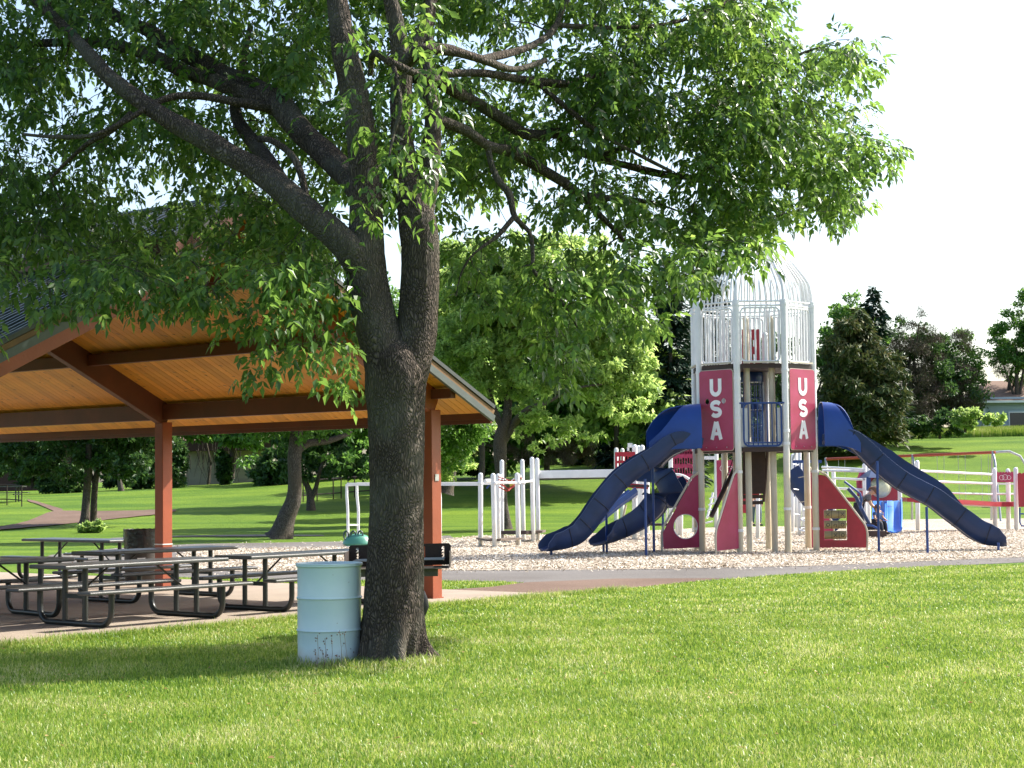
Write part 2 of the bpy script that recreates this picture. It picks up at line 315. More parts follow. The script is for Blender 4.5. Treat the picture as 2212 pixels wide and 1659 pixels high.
# terrain sheet
xs = np.concatenate([np.linspace(-420, -60, 10), np.linspace(-56, 70, 64), np.linspace(76, 420, 10)]); ys = np.concatenate([np.array([-30,-10,0,6]), np.linspace(9, 130, 92), np.array([140,155,175,200,240,300,380,480,600])])
V = []; F = []
for j, y in enumerate(ys):
    for i, x in enumerate(xs):
        z = terr(x, y); z += (.06*noise.noise(Vector((x*.12, y*.12, 0))) if y > 58 else 0); V.append((x, y, z))
nx = len(xs)
for j in range(len(ys)-1):
    for i in range(nx-1): F.append((j*nx+i, j*nx+i+1, (j+1)*nx+i+1, (j+1)*nx+i))
tag(rawmesh('ground', V, F, LAWN, smooth=True), kind='structure')

def sheet(name, poly, z, m, sub=None, follow=False):
    """flat polygon sheet with its own skirt"""
    b = MB(); b.prism([(p[0], p[1]) for p in poly], (0,0,z-.02), (1,0,0), (0,1,0), .04); o = b.build(name, m); return tag(o, kind='structure')
# slab
KU = Vector((math.sin(R(39.0)), math.cos(R(39.0)), 0)); KW = Vector((-math.cos(R(39.0)), math.sin(R(39.0)), 0))   # along the gable / along the ridge
SC = G(1195, 1286)
SLAB = [SC, SC-KU*11.6, SC-KU*11.6+KW*17, SC+KW*17]
s = MB(); s.prism([(p.x, p.y) for p in SLAB], (0,0,-.02), (1,0,0), (0,1,0), .09); tag(s.build('concrete_slab', CONC), kind='structure')
# lawn / path front edge, picture points on flat ground
LE = [(1195,1287), (1321,1276), (1512,1256), (1744,1239), (1909,1229), (2212,1215), (2700,1192)]
PB = [(2700,1178), (2212,1204), (1744,1224), (1400,1231), (1149,1233), (950,1234), (640,1236), (300,1232), (0,1226), (-400,1215)]   # path / chips
WT = [(-400,1236), (0,1246), (300,1250), (640,1254), (950,1256), (1080,1257), (1138,1260), (1060,1268), (950,1276)]                  # grass wedge
path = [g2(*p) for p in LE]+[g2(*p) for p in [(2700,1178), (2212,1198), (1400,1215), (1020,1185), (985,1164), (970,1157), (860,1163), (740,1170), (430,1175), (300,1181), (200,1189), (110,1199), (85,1210), (100,1224), (170,1236), (300,1246), (640,1254), (950,1256), (1080,1257), (1138,1260)]]
tag(sheet('grey_asphalt_path', path, .006, ASPH))
q = SC+KW*3.2
brown = [g2(1138,1259), g2(1330,1251), g2(1560,1250), g2(1512,1256), g2(1321,1276), g2(1195,1286)]+[(q.x, q.y)]+[g2(950,1276), g2(1060,1269)]
sheet('brown_path', brown, .010, BROWNP)
CE = [(-400,1196), (0,1192), (430,1189), (600,1186), (860,1179), (1020,1160), (1300,1152), (1480,1143), (1700,1131), (1900,1124), (2212,1118), (2800,1108)]
chips = [g2(*p) for p in [(385,1199), (374,1210), (385,1222), (420,1231), (520,1236), (640,1236)]+PB[::-1][4:]]+[g2(*p) for p in [(3100,1150)]+CE[::-1][:-2]]
sheet('wood_chip_ground', chips, .014, CHIPM)
far1_unused = [g2(*p) for p in [(-400,1196), (0,1192), (430,1189), (600,1186), (860,1179), (985,1164), (970,1157), (860,1163), (740,1170), (430,1175), (0,1180), (-400,1184)]]

def ribbon(name, pts, m, lift=.035):
    """path that follows the terrain; pts: (px, py_far, py_near)"""
    b = MB(); L = []
    for c in catmull(pts, 5):
        a = GT(c[0], c[1]); d = GT(c[0], c[2]); L.append([a+(d-a)*t for t in (0, .25, .5, .75, 1)])
    vs_ = []
    for row in L:
        for p in row: vs_.append((p.x, p.y, terr(p.x, p.y)+lift))
    fs = [(i*5+k, i*5+k+1, (i+1)*5+k+1, (i+1)*5+k) for i in range(len(L)-1) for k in range(4)]
    b.add(vs_, fs); return tag(b.build(name, m, smooth=True), kind='structure')
ribbon('brown_far_path', [(-60,1143,1150), (0,1139,1146), (60,1127,1141), (110,1107,1137), (150,1105,1133), (200,1106,1128), (260,1105,1121), (337,1103,1113), (380,1102,1106)], BROWNP)
ribbon('brown_branch_path', [(60,1080,1084), (85,1086,1092), (110,1094,1103), (135,1101,1115)], BROWNP)
ribbon('dry_strip_path', [(240,1163.5,1166), (330,1160,1162.5), (430,1158,1160.5), (560,1156,1160), (700,1157,1159)], ASPH, .02)

# ---------------------------------------------------------------- grass blades near the camera
def inpoly(x, y, poly):
    c = np.zeros(len(x), bool); n = len(poly); j = n-1
    for i in range(n):
        xi, yi = poly[i]; xj, yj = poly[j]
        m = ((yi > y) != (yj > y)) & (x < (xj-xi)*(y-yi)/(yj-yi+1e-12)+xi); c ^= m; j = i
    return c
SLAB2 = [(p.x, p.y) for p in SLAB]; CB = G(712, 1431); TB = P(842, 1432, 15.5)
def blades(name, x0, x1, y0, y1, n, h0, h1, w, seed, two=True, keep=None, kinds='grass'):
    g = np.random.default_rng(seed); y = g.uniform(y0, y1, n); x = g.uniform(x0, x1, n)
    hw = (y*0.30+1.8); k = (np.abs(x) < hw); x, y = x[k], y[k]
    k = ~inpoly(x, y, SLAB2) & ~inpoly(x, y, path) & ~inpoly(x, y, brown) & ~inpoly(x, y, chips)
    k &= ((x-CB.x)**2+(y-CB.y)**2 > .085)
    if keep is not None: k &= keep(x, y)
    x, y = x[k], y[k]; n = len(x)
    cl = np.sin(x*2.1+np.sin(y*1.7))*np.cos(y*1.9+x*.6)*.5+np.sin(x*7+y*5)*.2
    h = g.uniform(h0, h1, n)*(1+.22*cl)*np.where(g.random(n) < .06, 1.45, 1); a = g.uniform(0, 2*np.pi, n); b = g.uniform(0, 2*np.pi, n)
    lean = g.uniform(.1, .95, n)*h; wx, wy = np.cos(a)*w/2, np.sin(a)*w/2; lx, ly = np.cos(b)*lean, np.sin(b)*lean
    z0 = -.004; V = np.zeros((n, 5, 3))
    V[:,0] = np.stack([x-wx, y-wy, np.full(n, z0)], 1); V[:,1] = np.stack([x+wx, y+wy, np.full(n, z0)], 1)
    V[:,2] = np.stack([x+wx*.8+lx*.38, y+wy*.8+ly*.38, h*.58], 1); V[:,3] = np.stack([x-wx*.8+lx*.38, y-wy*.8+ly*.38, h*.58], 1)
    V[:,4] = np.stack([x+lx, y+ly, h*(1-.22*(lean/h))], 1)
    i = np.arange(n)[:,None]*5
    F = np.concatenate([i+np.array([[0,1,2]]), i+np.array([[0,2,3]]), i+np.array([[3,2,4]])], 0)
    return tag(rawmesh(name, V.reshape(-1,3), F, BLADE), 'short sunlit lawn grass, yellow green with dry blades', 'grass', kind='stuff')
blades('near_lawn_grass', -6.5, 7, 8.6, 13.2, 300000, .022, .052, .0050, 1)
blades('middle_lawn_grass', -8, 9, 13.2, 20.5, 300000, .022, .048, .0065, 2)
blades('far_lawn_grass', -6, 12, 20.5, 31.5, 170000, .022, .042, .011, 3)
# tufts along slab edge and round trunk and drum
def near_edge(x, y):
    rel = np.stack([x-SC.x, y-SC.y], 1); dist = rel@np.array([-KW.x, -KW.y]); k = (dist > 0) & (dist < .30)
    return k | (((x-TB.x)**2+(y-TB.y)**2 < .42)) | ((x-CB.x)**2+(y-CB.y)**2 < .14)
blades('edge_tuft_grass', -7, 2.5, 13.6, 25.5, 420000, .04, .10, .006, 4, keep=near_edge)
# clover-like weeds beside the barrel
# wood chips lying loose, near half of the play area
g = np.random.default_rng(11); n = 170000; y = 30.5+(g.random(n)**1.3)*22; x = g.uniform(-1, 1, n)*(y*.30+2)
k = inpoly(x, y, chips); k |= (inpoly(x, y, path) & (g.random(n) < .02) & (y > 30.5)); x, y = x[k], y[k]; n = len(x)
L = g.uniform(.012, .034, n); W = g.uniform(.006, .013, n); a = g.uniform(0, 6.28, n); t1 = g.uniform(-.6, .6, n); t2 = g.uniform(-.5, .5, n)
dx = np.stack([np.cos(a)*L, np.sin(a)*L, t1*L], 1); dy = np.stack([-np.sin(a)*W, np.cos(a)*W, t2*W], 1); c = np.stack([x, y, np.full(n, .028)+g.uniform(0, .02, n)], 1)
V = np.stack([c-dx-dy, c+dx-dy, c+dx+dy, c-dx+dy], 1).reshape(-1, 3); F = (np.arange(n)[:,None]*4+np.array([[0,1,2,3]]))
tag(rawmesh('loose_wood_chips', V, F, CHIPL), 'pale loose wood chips covering the play area', 'wood chips', kind='stuff')

# ================================================================== PAVILION
C1 = G(934, 1296); C2 = C1+KW*5.55; C3 = C1+KW*11.1
pav = thing('picnic_pavilion', C1, 'open picnic pavilion with red brown posts, pine ceiling and metal roof', 'pavilion')
SL = .49; ZC = 2.86                      # ceiling height over the far post line, slope
HALF = 3.67; EX = .72                    # post line to ridge, eave overhang
def PV(s, w, z): p = C1+KU*s+KW*w; return Vector((p.x, p.y, z))
GO = -.45                                # gable overhang beyond the first frame
WEND = 11.1+.5
colz = 2.55
for w in (0, 5.55, 11.1):
    for s in (0, -2*HALF):
        if s < -1 and w > 6: continue
        m = MB(); p = PV(s, w, 0); top = ZC-.30
        m.bar(p+Vector((0,0,.02)), p+Vector((0,0,top)), .19, .19, up=KU); m.build('post', REDBR, pav, bevel=.008)
        m = MB(); m.box(p+Vector((0,0,.032)), (.215,.215,.015), Matrix.Rotation(-R(39), 3, 'Z')); m.build('base_plate', REDBR, pav)
# rafters (glulam), under the planks, both slopes up to the clerestory opening / ridge
for w in (0, 5.55, 11.1):
    for sgn in (0, 1):
        a = PV(.06, w, 0) if not sgn else PV(-2*HALF-.06, w, 0); t = HALF*.995
        D = .34; zl = ZC-.012-D/2
        b_ = PV(-t, w, 0) if not sgn else PV(-2*HALF+t, w, 0)
        a.z = zl-.06*SL; b_.z = zl+SL*t
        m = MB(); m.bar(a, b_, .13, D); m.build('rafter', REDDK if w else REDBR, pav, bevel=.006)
# purlins: eave beam, middle, top
def purlin(s, dep, th, w0, w1, drop=0, m_=REDDK, name='purlin'):
    zc = ZC-SL*(-HALF-0 if False else s)-.01-dep/2-drop if s >= -HALF else ZC-SL*(-2*HALF-s)-.01-dep/2-drop
    m = MB(); m.bar(PV(s, w0, zc), PV(s, w1, zc), th, dep); return m.build(name, m_, pav, bevel=.005)
def zceil(s): return ZC-SL*s if s >= -HALF else ZC+SL*(2*HALF+s)
for s, dep in ((-.02, .24), (-1.45, .17), (-2.92, .24)):
    for ss in (s, -2*HALF-s):
        for w0, w1 in ((.07, 5.48), (5.62, 11.03)):
            zc = zceil(ss)-.012-dep/2-.02; m = MB(); m.bar(PV(ss, w0, zc), PV(ss, w1, zc), .11, dep); m.build('purlin', REDDK, pav, bevel=.005)
        zc = zceil(ss)-.10; m = MB(); m.bar(PV(ss, -.07, zc), PV(ss, GO+.03, zc), .10, .13); m.build('outrigger', REDDK, pav, bevel=.005)
# ceiling planks: one object per board, running down the slope
PW = .128
def board(side, k, parent, s_lo, s_hi, name='plank'):
    w = GO+.02+PW*(k+.5)
    a = PV(s_lo, w, zceil(s_lo)+.012); b_ = PV(s_hi, w, zceil(s_hi)+.012)
    m = MB(); m.bar(a, b_, PW-.007, .022); return m.build(name, PINE, parent)
NP = int((WEND-GO)/PW)
proto = board(0, 0, pav, EX-.03, -3.02)
for k in range(1, NP):
    o = share('plank', proto, pav, KW*PW*k)
proto = board(1, 0, pav, -2*HALF-EX+.03, -2*HALF+3.02)
for k in range(1, NP): share('plank', proto, pav, KW*PW*k)
# sub-deck above planks (roof sheathing) and metal panels with raised seams
def roofpanel(s0, s1, zo, zfun, w0, w1, name='metal_panel', pw=.405):
    """one standing seam pan, repeated"""
    n = int(round((w1-w0)/pw)); pw = (w1-w0)/n; m = MB()
    a0 = PV(s0, w0+pw/2, zfun(s0)+zo); b0 = PV(s1, w0+pw/2, zfun(s1)+zo); m.bar(a0, b0, pw-.004, .018)
    for q_ in (-pw/2+.02, -pw*.17, pw*.17):
        m.bar(PV(s0, w0+pw/2+q_, zfun(s0)+zo+.022), PV(s1, w0+pw/2+q_, zfun(s1)+zo+.022), .03, .032)
    pr = m.build(name, METALR, pav)
    for k in range(1, n): share(name, pr, pav, KW*pw*k)
m = MB(); m.bar(PV(EX-.02, (GO+WEND)/2, zceil(EX-.02)+.055), PV(-3.0, (GO+WEND)/2, zceil(-3.0)+.055), WEND-GO-.02, .05); m.build('roof_deck', REDDK, pav)
m = MB(); m.bar(PV(-2*HALF-EX+.02, (GO+WEND)/2, zceil(-2*HALF-EX+.02)+.055), PV(-2*HALF+3.0, (GO+WEND)/2, zceil(-3.0)+.055), WEND-GO-.02, .05); m.build('roof_deck', REDDK, pav)
roofpanel(EX+.05, -3.03, .10, zceil, GO-.01, WEND); roofpanel(-2*HALF-EX-.05, -2*HALF+3.03, .10, zceil, GO-.01, WEND)
# rake fascias at the gable: painted strip, timber strip, lit metal trim
def rake(s0, s1, zf, parent):
    for off, dep, th, mm, nm in ((-.055, .09, .05, GREYF, 'rake_board'), (.030, .065, .042, OCHRE, 'rake_trim'), (.105, .05, .06, METALD, 'rake_flashing')):
        m = MB(); m.bar(PV(s0, GO-.01-th/2, zf(s0)+off), PV(s1, GO-.01-th/2, zf(s1)+off), th, dep); m.build(nm, mm, parent)
GREYF = mat('grey_green_board_paint', (.085,.105,.10), (.065,.08,.078), rough=.5, scale=4, bump=.1)
OCHRE = mat('raw_ochre_timber', (.20,.10,.03), (.15,.07,.02), rough=.6, scale=6, bump=.1)
rake(EX+.02, -3.0, zceil, pav); rake(-2*HALF-EX-.02, -2*HALF+3.0, zceil, pav)
# eave boards
for s_, dr in ((EX, 0), (-2*HALF-EX, 0)):
    sg = 1 if s_ > 0 else -1
    for q_, dz, dep, th in ((0, -.02, .10, .04), (.045*sg, -.06, .13, .035)):
        m = MB(); z = zceil(EX)+dz; m.bar(PV(s_+q_, GO+.02, z), PV(s_+q_, WEND-.02, z), th, dep); m.build('eave_board', REDDK, pav)
# upper roof over the opening
UZ = 4.98; UH = 1.24
def zup(s): return UZ-SL*abs(s+HALF)
UW0, UW1 = GO-.02, WEND
for sg in (-1, 1):
    s0, s1 = -HALF+sg*UH, -HALF+sg*.012
    m = MB(); m.bar(PV(s0, (UW0+UW1)/2, zup(s0)-.06), PV(s1, (UW0+UW1)/2, zup(s1)-.06), UW1-UW0-.04, .05); m.build('roof_deck', REDDK, pav)
    k0 = int((UW1-UW0-.06)/PW); m = MB(); m.bar(PV(s0-sg*.03, UW0+.03+PW/2, zup(s0)-.10), PV(s1, UW0+.03+PW/2, zup(s1)-.10), PW-.007, .022); pr = m.build('plank', PINE, pav)
    for k in range(1, k0): share('plank', pr, pav, KW*PW*k)
    roofpanel(s0, s1, 0.0, zup, UW0-.01, UW1)
    for off, dep, th, mm, nm in ((-.13, .11, .05, REDDK, 'rake_board'), (-.04, .06, .06, METALD, 'rake_flashing')):
        m = MB(); m.bar(PV(s0, UW0-.02-th/2, zup(s0)+off), PV(s1, UW0-.02-th/2, zup(s1)+off), th, dep); m.build(nm, mm, pav)
    m = MB(); m.bar(PV(s0+sg*.02, UW0, zup(s0)-.10), PV(s0+sg*.02, UW1, zup(s0)-.10), .035, .15); m.build('eave_board', REDDK, pav)
    # clerestory rail under the upper eave
    m = MB(); m.bar(PV(-HALF+sg*(UH-.28), .07, zup(s0)-.16), PV(-HALF+sg*(UH-.28), WEND-.6, zup(s0)-.16), .05, .06); m.build('clerestory_rail', WHITE, pav)
    for w in (0, 5.55, 11.1):
        m = MB(); m.bar(PV(s0-sg*.1, w, zup(s0)-.235), PV(s1, w, zup(s1)-.235), .11, .22); m.build('upper_rafter', REDBR, pav)
m = MB(); m.tube([PV(-HALF, UW0-.05, UZ+.02), PV(-HALF, UW1, UZ+.02)], .05, 8); m.build('ridge_cap', METALR, pav)
m = MB(); m.box(PV(-HALF, UW0-.05, UZ-.12), (.05,.30,.24), Matrix.Rotation(-R(39), 3, 'Z')); m.build('gable_peak_plate', TABLEM, pav)
# little details: white band on the second post, metal number plate on the first
p2 = C2; m = MB(); m.bar(p2+Vector((0,0,.67)), p2+Vector((0,0,.685)), .20, .20, up=KU); m.build('tape_band', WHITE, pav)
pp = C1-KW*.10; m = MB(); m.bar(pp+Vector((0,0,1.60))-KW*.0, pp+Vector((0,0,1.69)), .075, .008, up=-KW); m.build('small_plate', STEEL, pav)

# ================================================================== PICNIC TABLES
def picnic_table(label):
    """origin at ground centre, length along X; 1.83 m top"""
    t = thing('picnic_table', (0,0,0), label, 'picnic table', 'black metal picnic tables under the pavilion')
    def slab_(name, cx, cy, cz, lx, ly, m_, th=.035):
        b = MB(); b.box((cx, cy, cz), (lx, ly, th)); o = b.build(name, m_, t, bevel=.014); return o
    slab_('table_top', 0, 0, .665, 2.36, .66, TABLET, .045); slab_('seat', 0, -.64, .392, 2.36, .23, TABLET, .04); slab_('seat', 0, .64, .392, 2.36, .23, TABLET, .04)
    for x in (-.80, .80):
        b = MB(); r = .034; pts = [(x, -.64, .37)]; 
        for k in range(7): a = math.pi/2*k/6; pts.append((x, -.64+.16*(1-math.cos(a)), .03+.16-.16*math.sin(a)))
        for k in range(7): a = math.pi/2*(1-k/6); pts.append((x, .64-.16*(1-math.cos(a)), .03+.16-.16*math.sin(a)))
        pts.append((x, .64, .37)); b.tube(pts, r, 10); b.build('leg_frame', TABLEM, t, smooth=True)
        for y in (-.18, .18):
            b = MB(); b.tube([(x, y, .04), (x, y, .645)], .032, 10); b.build('leg', TABLEM, t, smooth=True)
        b = MB(); b.bar((x, -.17, .33), (x, .17, .33), .04, .05); b.build('cross_bar', TABLEM, t)
        b = MB(); b.tube([(x*.98, 0, .33), (x*.42, 0, .64)], .012, 6); b.build('brace', TABLEM, t)
    return t
def place(t, p, ang): t.location = p; t.rotation_euler = (0,0,ang)
tb = picnic_table('black picnic table nearest the grass, its long bench toward the lawn'); AU = math.atan2(KU.y, KU.x)
def tpos(px, py): p = G(px, py); p.z = .026; return p
def tl(px, py, rot): q = tpos(px, py); return Vector((q.x+.80*math.cos(rot), q.y+.80*math.sin(rot), q.z))
place(tb, tl(162, 1357, AU), AU)
for (px, py, rot, lab) in ((551, 1323, AU+R(1), 'black picnic table partly hidden behind the pale steel drum'),
        (236, 1305, AU+R(-1), 'black picnic table in front of the black trash barrel, behind the nearest table'),
        (110, 1254, R(-39), 'farthest black picnic table with a shiny pale top, left of the black trash barrel'),
        (-205, 1352, AU+R(-8), 'black picnic table cut off by the left edge of the picture')):
    c = copy_tree(tb); place(c, tl(px, py, rot), rot); c['label'] = lab
# ================================================================== BARREL, TRASH CAN, GRILL
DRUM = mat('pale_blue_drum_paint', (.60,.72,.74), (.52,.66,.69), rough=.38, scale=2.2, bump=.06, spec=.5, dirt=((.34,.30,.24), .0, .16))
bp_ = Vector((CB.x, CB.y, 0)); t = thing('steel_drum', bp_, 'pale blue steel drum used as a litter bin beside the big tree trunk', 'drum')
prof = [(.275,0), (.285,.01), (.285,.02), (.278,.03), (.279,.27), (.284,.283), (.290,.29), (.284,.297), (.279,.31), (.279,.55), (.284,.563), (.290,.57), (.284,.577), (.279,.59), (.279,.83), (.283,.842), (.292,.848), (.294,.858), (.290,.866)]
m = MB(); sg = 48; vs_ = []
for r, z in prof:
    for k in range(sg): a = 2*math.pi*k/sg; dr = -.004*math.exp(-((a-5.6)**2)*6-((z-.42)**2)*60)-.005*math.exp(-((a-4.0)**2)*9-((z-.7)**2)*90); vs_.append(bp_+Vector(((r+dr)*math.cos(a), (r+dr)*math.sin(a), z)))
for r, z in ((.276,.866), (.270,.80), (.270,.10), (.0005,.10)):
    for k in range(sg): a = 2*math.pi*k/sg; vs_.append(bp_+Vector((r*math.cos(a), r*math.sin(a), z)))
nr = len(prof)+4; m.add(vs_, [(i*sg+k, i*sg+(k+1) % sg, (i+1)*sg+(k+1) % sg, (i+1)*sg+k) for i in range(nr-1) for k in range(sg)]); m.build('drum_body', DRUM, t, smooth=True)
m = MB(); m.tube([bp_+Vector((.288*math.cos(a), .288*math.sin(a), .866)) for a in np.linspace(0, 2*math.pi, 48, endpoint=False)], .008, 8, closed=True); m.build('rim', DRUM, t, smooth=True)
STAIN = mat('brown_stain', (.20,.13,.09), rough=.9)
m = MB()
for k in range(22):
    a = R(random.uniform(-115, -10)); z = random.uniform(.06, .30) if random.random() < .8 else random.uniform(.3, .8); r = random.uniform(.002, .007); c = bp_+Vector((.2825*math.cos(a), .2825*math.sin(a), z)); nrm = Vector((math.cos(a), math.sin(a), 0)); tx = Vector((-math.sin(a), math.cos(a), 0))
    m.add([c+tx*math.cos(q_)*r+Vector((0,0,1))*math.sin(q_)*r*random.uniform(.7,1.4) for q_ in np.linspace(0, 6.283, 8, endpoint=False)], [tuple(range(8))])
tag(m.build('mud_spot', STAIN, t), kind='stuff')
# black trash barrel with liner in front of the second post
LINER = mat('black_bin_liner', (.012,.013,.015), (.02,.021,.024), rough=.25, scale=9, bump=.5, bscale=14)
BINM = mat('dark_brown_bin', (.05,.04,.032), (.035,.028,.022), rough=.6, scale=4, bump=.1)
q_ = G(308, 1264); q_.z = .025; t = thing('trash_barrel', q_, 'black trash barrel with a plastic liner folded over its rim by the red post', 'trash can')
m = MB(); m.lathe(q_, [(.25,0), (.27,.03), (.285,.3), (.29,.32), (.285,.34), (.285,.62), (.29,.64), (.285,.66), (.285,.85)], 32); m.build('barrel_body', BINM, t, smooth=True)
m = MB(); sg = 40; vs_ = []
for j, (r, z) in enumerate(((.27,.70), (.30,.865), (.302,.87), (.298,.82), (.296,.72), (.292,.58))):
    for k in range(sg): a = 2*math.pi*k/sg; w = .006*math.sin(k*2.3+j)+.004*math.sin(k*5.1); vs_.append(q_+Vector(((r+w)*math.cos(a), (r+w)*math.sin(a), z+(.02*math.sin(k*1.7) if j == 5 else .006*math.sin(k*3.1)))))
m.add(vs_, [(i*sg+k, i*sg+(k+1) % sg, (i+1)*sg+(k+1) % sg, (i+1)*sg+k) for i in range(5) for k in range(sg)]); m.build('plastic_liner', LINER, t, smooth=True)
m = MB(); m.bar(q_+Vector((-.02,-.30,.40)), q_+Vector((.10,-.285,.40)), .02, .035); m.build('sticker', WHITE, t)
# grill
gp = P(861, 1260, 18.3); gp.z = 0; t = thing('charcoal_grill', gp, 'wide black iron charcoal grill standing behind the big tree trunk', 'grill')
zt = .935; zb = .71; hw = .535
def slot(cx, s_):
    o = []; x = cx; pts = [(x, zt-.035), (x-.012*s_, zt-.028), (x-.024*s_, zt-.04)]; z = zt-.06
    for k in range(4): pts += [(x-.028*s_, z), (x-.006*s_, z-.004), (x-.024*s_, z-.022)]; z -= .030
    pts += [(x-.006*s_, z), (x, z+.004)]; return pts if s_ > 0 else pts[::-1]
m = MB(); out = [(-hw, zb-.02), (hw, zb), (hw, zt-.02), (hw-.02, zt), (-hw+.02, zt-.012), (-hw, zt-.03)]
m.prism(out, gp+Vector((0,.25,0)), (1,0,0), (0,0,1), .006, [slot(-hw+.10, 1), slot(-hw+.27, 1), slot(hw-.07, 1), slot(hw-.27, 1)]); m.build('slotted_plate', GRILLM, t)
m = MB()
for x in (-hw, hw): m.bar(gp+Vector((x, -.25, (zt+zb)/2-.03)), gp+Vector((x, .25, (zt+zb)/2-.03)), .006, zt-zb-.08)
m.bar(gp+Vector((-hw, 0, zb-.012)), gp+Vector((hw, 0, zb-.012)), .5, .006); m.build('fire_box', GRILLM, t)
m = MB()
for k in range(14): m.tube([gp+Vector((-hw+.08, -.24+k*.036, .775)), gp+Vector((hw-.06, -.24+k*.036, .785))], .005, 5)
m.build('cooking_grate', STEEL, t)
m = MB(); m.bar(gp+Vector((-.42, -.28, .655)), gp+Vector((.42, -.28, .655)), .10, .07); m.bar(gp+Vector((-.46, -.30, .698)), gp+Vector((.46, -.30, .698)), .16, .008); m.build('ash_shelf', mat('rusty_olive_steel', (.10,.10,.05), (.06,.045,.03), rough=.7, scale=9), t)
for x in (-.12, .12): m = MB(); m.tube([gp+Vector((x, 0, 0)), gp+Vector((x, 0, zb))], .035, 10); m.build('leg', GRILLM, t)
# ================================================================== ROCKET TOWER
TC = G(1651, 1196); TC = Vector((TC.x, TC.y+1.245, 0))
tower = thing('rocket_play_tower', TC, 'tall rocket shaped play tower with two red USA panels and blue slides', 'play tower')
AP = 1.243; SIDE = 1.03; RAD = AP/math.cos(R(22.5))
def oc(k, r=RAD): a = R(-90-22.5+45*k); return TC+Vector((r*math.cos(a), r*math.sin(a), 0))     # k=0 front left, 1 front right, 2 right front ...
ZD1, ZD2, ZT = 2.27, 4.07, 5.45
for k in range(8):
    p = oc(k); m = MB(); m.tube([p, p+Vector((0,0,ZT))], .072, 16); m.build('post', WHITEP, tower, smooth=True)
    for z in ((.95, 2.35, 2.62, 3.93, 5.36) if k % 2 else (.5, 1.75, 2.9, 3.75, 5.36)):
        m = MB(); m.lathe(p+Vector((0,0,z)), [(.078,-.03), (.083,-.028), (.083,.028), (.078,.03)], 16); m.build('collar', WHITE, tower, smooth=True)
for x, zt in ((-.27, 5.12), (.27, 5.12)):
    for y in (-.98, .5):
        p = TC+Vector((x*(1 if y < 0 else 1.3), y, 0)); m = MB(); m.post(p, zt if y < 0 else 4.9, .068); m.build('inner_post', BEIGE if y < 0 else WHITEP, tower, smooth=True)
def octplate(name, z, th, r, m_):
    m = MB(); m.prism([( (oc(k, r)-TC).x, (oc(k, r)-TC).y) for k in range(8)], TC+Vector((0,0,z)), (1,0,0), (0,1,0), th); return m.build(name, m_, tower)
octplate('lower_deck', ZD1-.04, .07, RAD*.97, DECK); octplate('upper_deck', ZD2-.04, .07, RAD*.97, DECK)
for k in range(8):
    a, b = oc(k), oc((k+1) % 8); n = ((a+b)/2-TC).normalized()
    for z in (ZD1, ZD2):
        m = MB(); m.bar(a.lerp(b, .09)+n*.02+Vector((0,0,z-.045)), a.lerp(b, .91)+n*.02+Vector((0,0,z-.045)), .03, .10); m.build('deck_edge', DECK, tower)
    if k in (0, 1, 7, 2, 6): 
        m = MB(); m.bar(a.lerp(b, .12)+n*.07+Vector((0,0,ZD2+.03)), a.lerp(b, .88)+n*.07+Vector((0,0,ZD2+.03)), .05, .035); m.build('deck_lip', BEIGE, tower)
# cage of white bars round the upper deck
def rframe(m, a, b, z0, z1, r, rc=.10, seg=8, out=Vector((0,0,0))):
    d = (b-a).normalized(); pts = []
    for cx, cz, s0 in ((1, 1, 0), (0, 1, 90), (0, 0, 180), (1, 0, 270)):
        L = (b-a).length
        for k in range(5):
            an = R(s0+90*k/4); pts.append(a+out+d*((L-rc if cx else rc)+rc*math.cos(an))+Vector((0,0,(z1-rc if cz else z0+rc)+rc*math.sin(an))))
    m.tube(pts, r, seg, closed=True)
for k in range(8):
    a, b = oc(k), oc((k+1) % 8); n = ((a+b)/2-TC).normalized(); d = (b-a).normalized(); a2, b2 = a+d*.10, b-d*.10
    m = MB(); rframe(m, a2, b2, ZD2+.05, 5.28, .020); m.build('cage_frame', WHITE, tower, smooth=True)
    m = MB(); m.tube([a+d*.05+Vector((0,0,5.33)), b-d*.05+Vector((0,0,5.33))], .02, 8); m.build('top_rail', WHITE, tower, smooth=True)
    m = MB(); m.tube([a+d*.05+Vector((0,0,5.42)), b-d*.05+Vector((0,0,5.42))], .02, 8); m.build('top_rail', WHITE, tower, smooth=True)
    L = (b2-a2).length; pr = None
    for j in range(1, 8):
        p = a2+d*(L*j/8); 
        if pr is None: m = MB(); m.tube([p+Vector((0,0,ZD2+.06)), p+Vector((0,0,5.27))], .0185, 6); pr = m.build('cage_bar', WHITE, tower, smooth=True); p0 = p
        else: share('cage_bar', pr, tower, p-p0)
# nose cone
DP = [(1,5.43), (1,5.52), (.985,5.68), (.945,5.89), (.83,6.11), (.69,6.35), (.54,6.57), (.40,6.75), (.27,6.90), (.12,7.05)]
DPs = catmull(DP, 4)
for k in range(8):
    c = oc(k)-TC; m = MB(); m.tube([TC+c*q_[0]+Vector((0,0,q_[1])) for q_ in DPs], [.038*(1-.35*i/len(DPs)) for i in range(len(DPs))], 8); m.build('nose_rib', WHITE, tower, smooth=True)
    a, b = oc(k), oc((k+1) % 8)
    for j in range(1, 8):
        c = a.lerp(b, j/8)-TC; m = MB(); m.tube([TC+c*q_[0]+Vector((0,0,q_[1])) for q_ in DPs[:-3]], .016, 5); m.build('nose_bar', WHITE, tower, smooth=True)
m = MB(); m.lathe(TC+Vector((0,0,6.90)), [(.15,0), (.16,.03), (.13,.14), (.10,.24), (.075,.30), (.07,.45), (.03,.50), (.005,.52)], 16); m.build('nose_cap', REDF, tower, smooth=True)
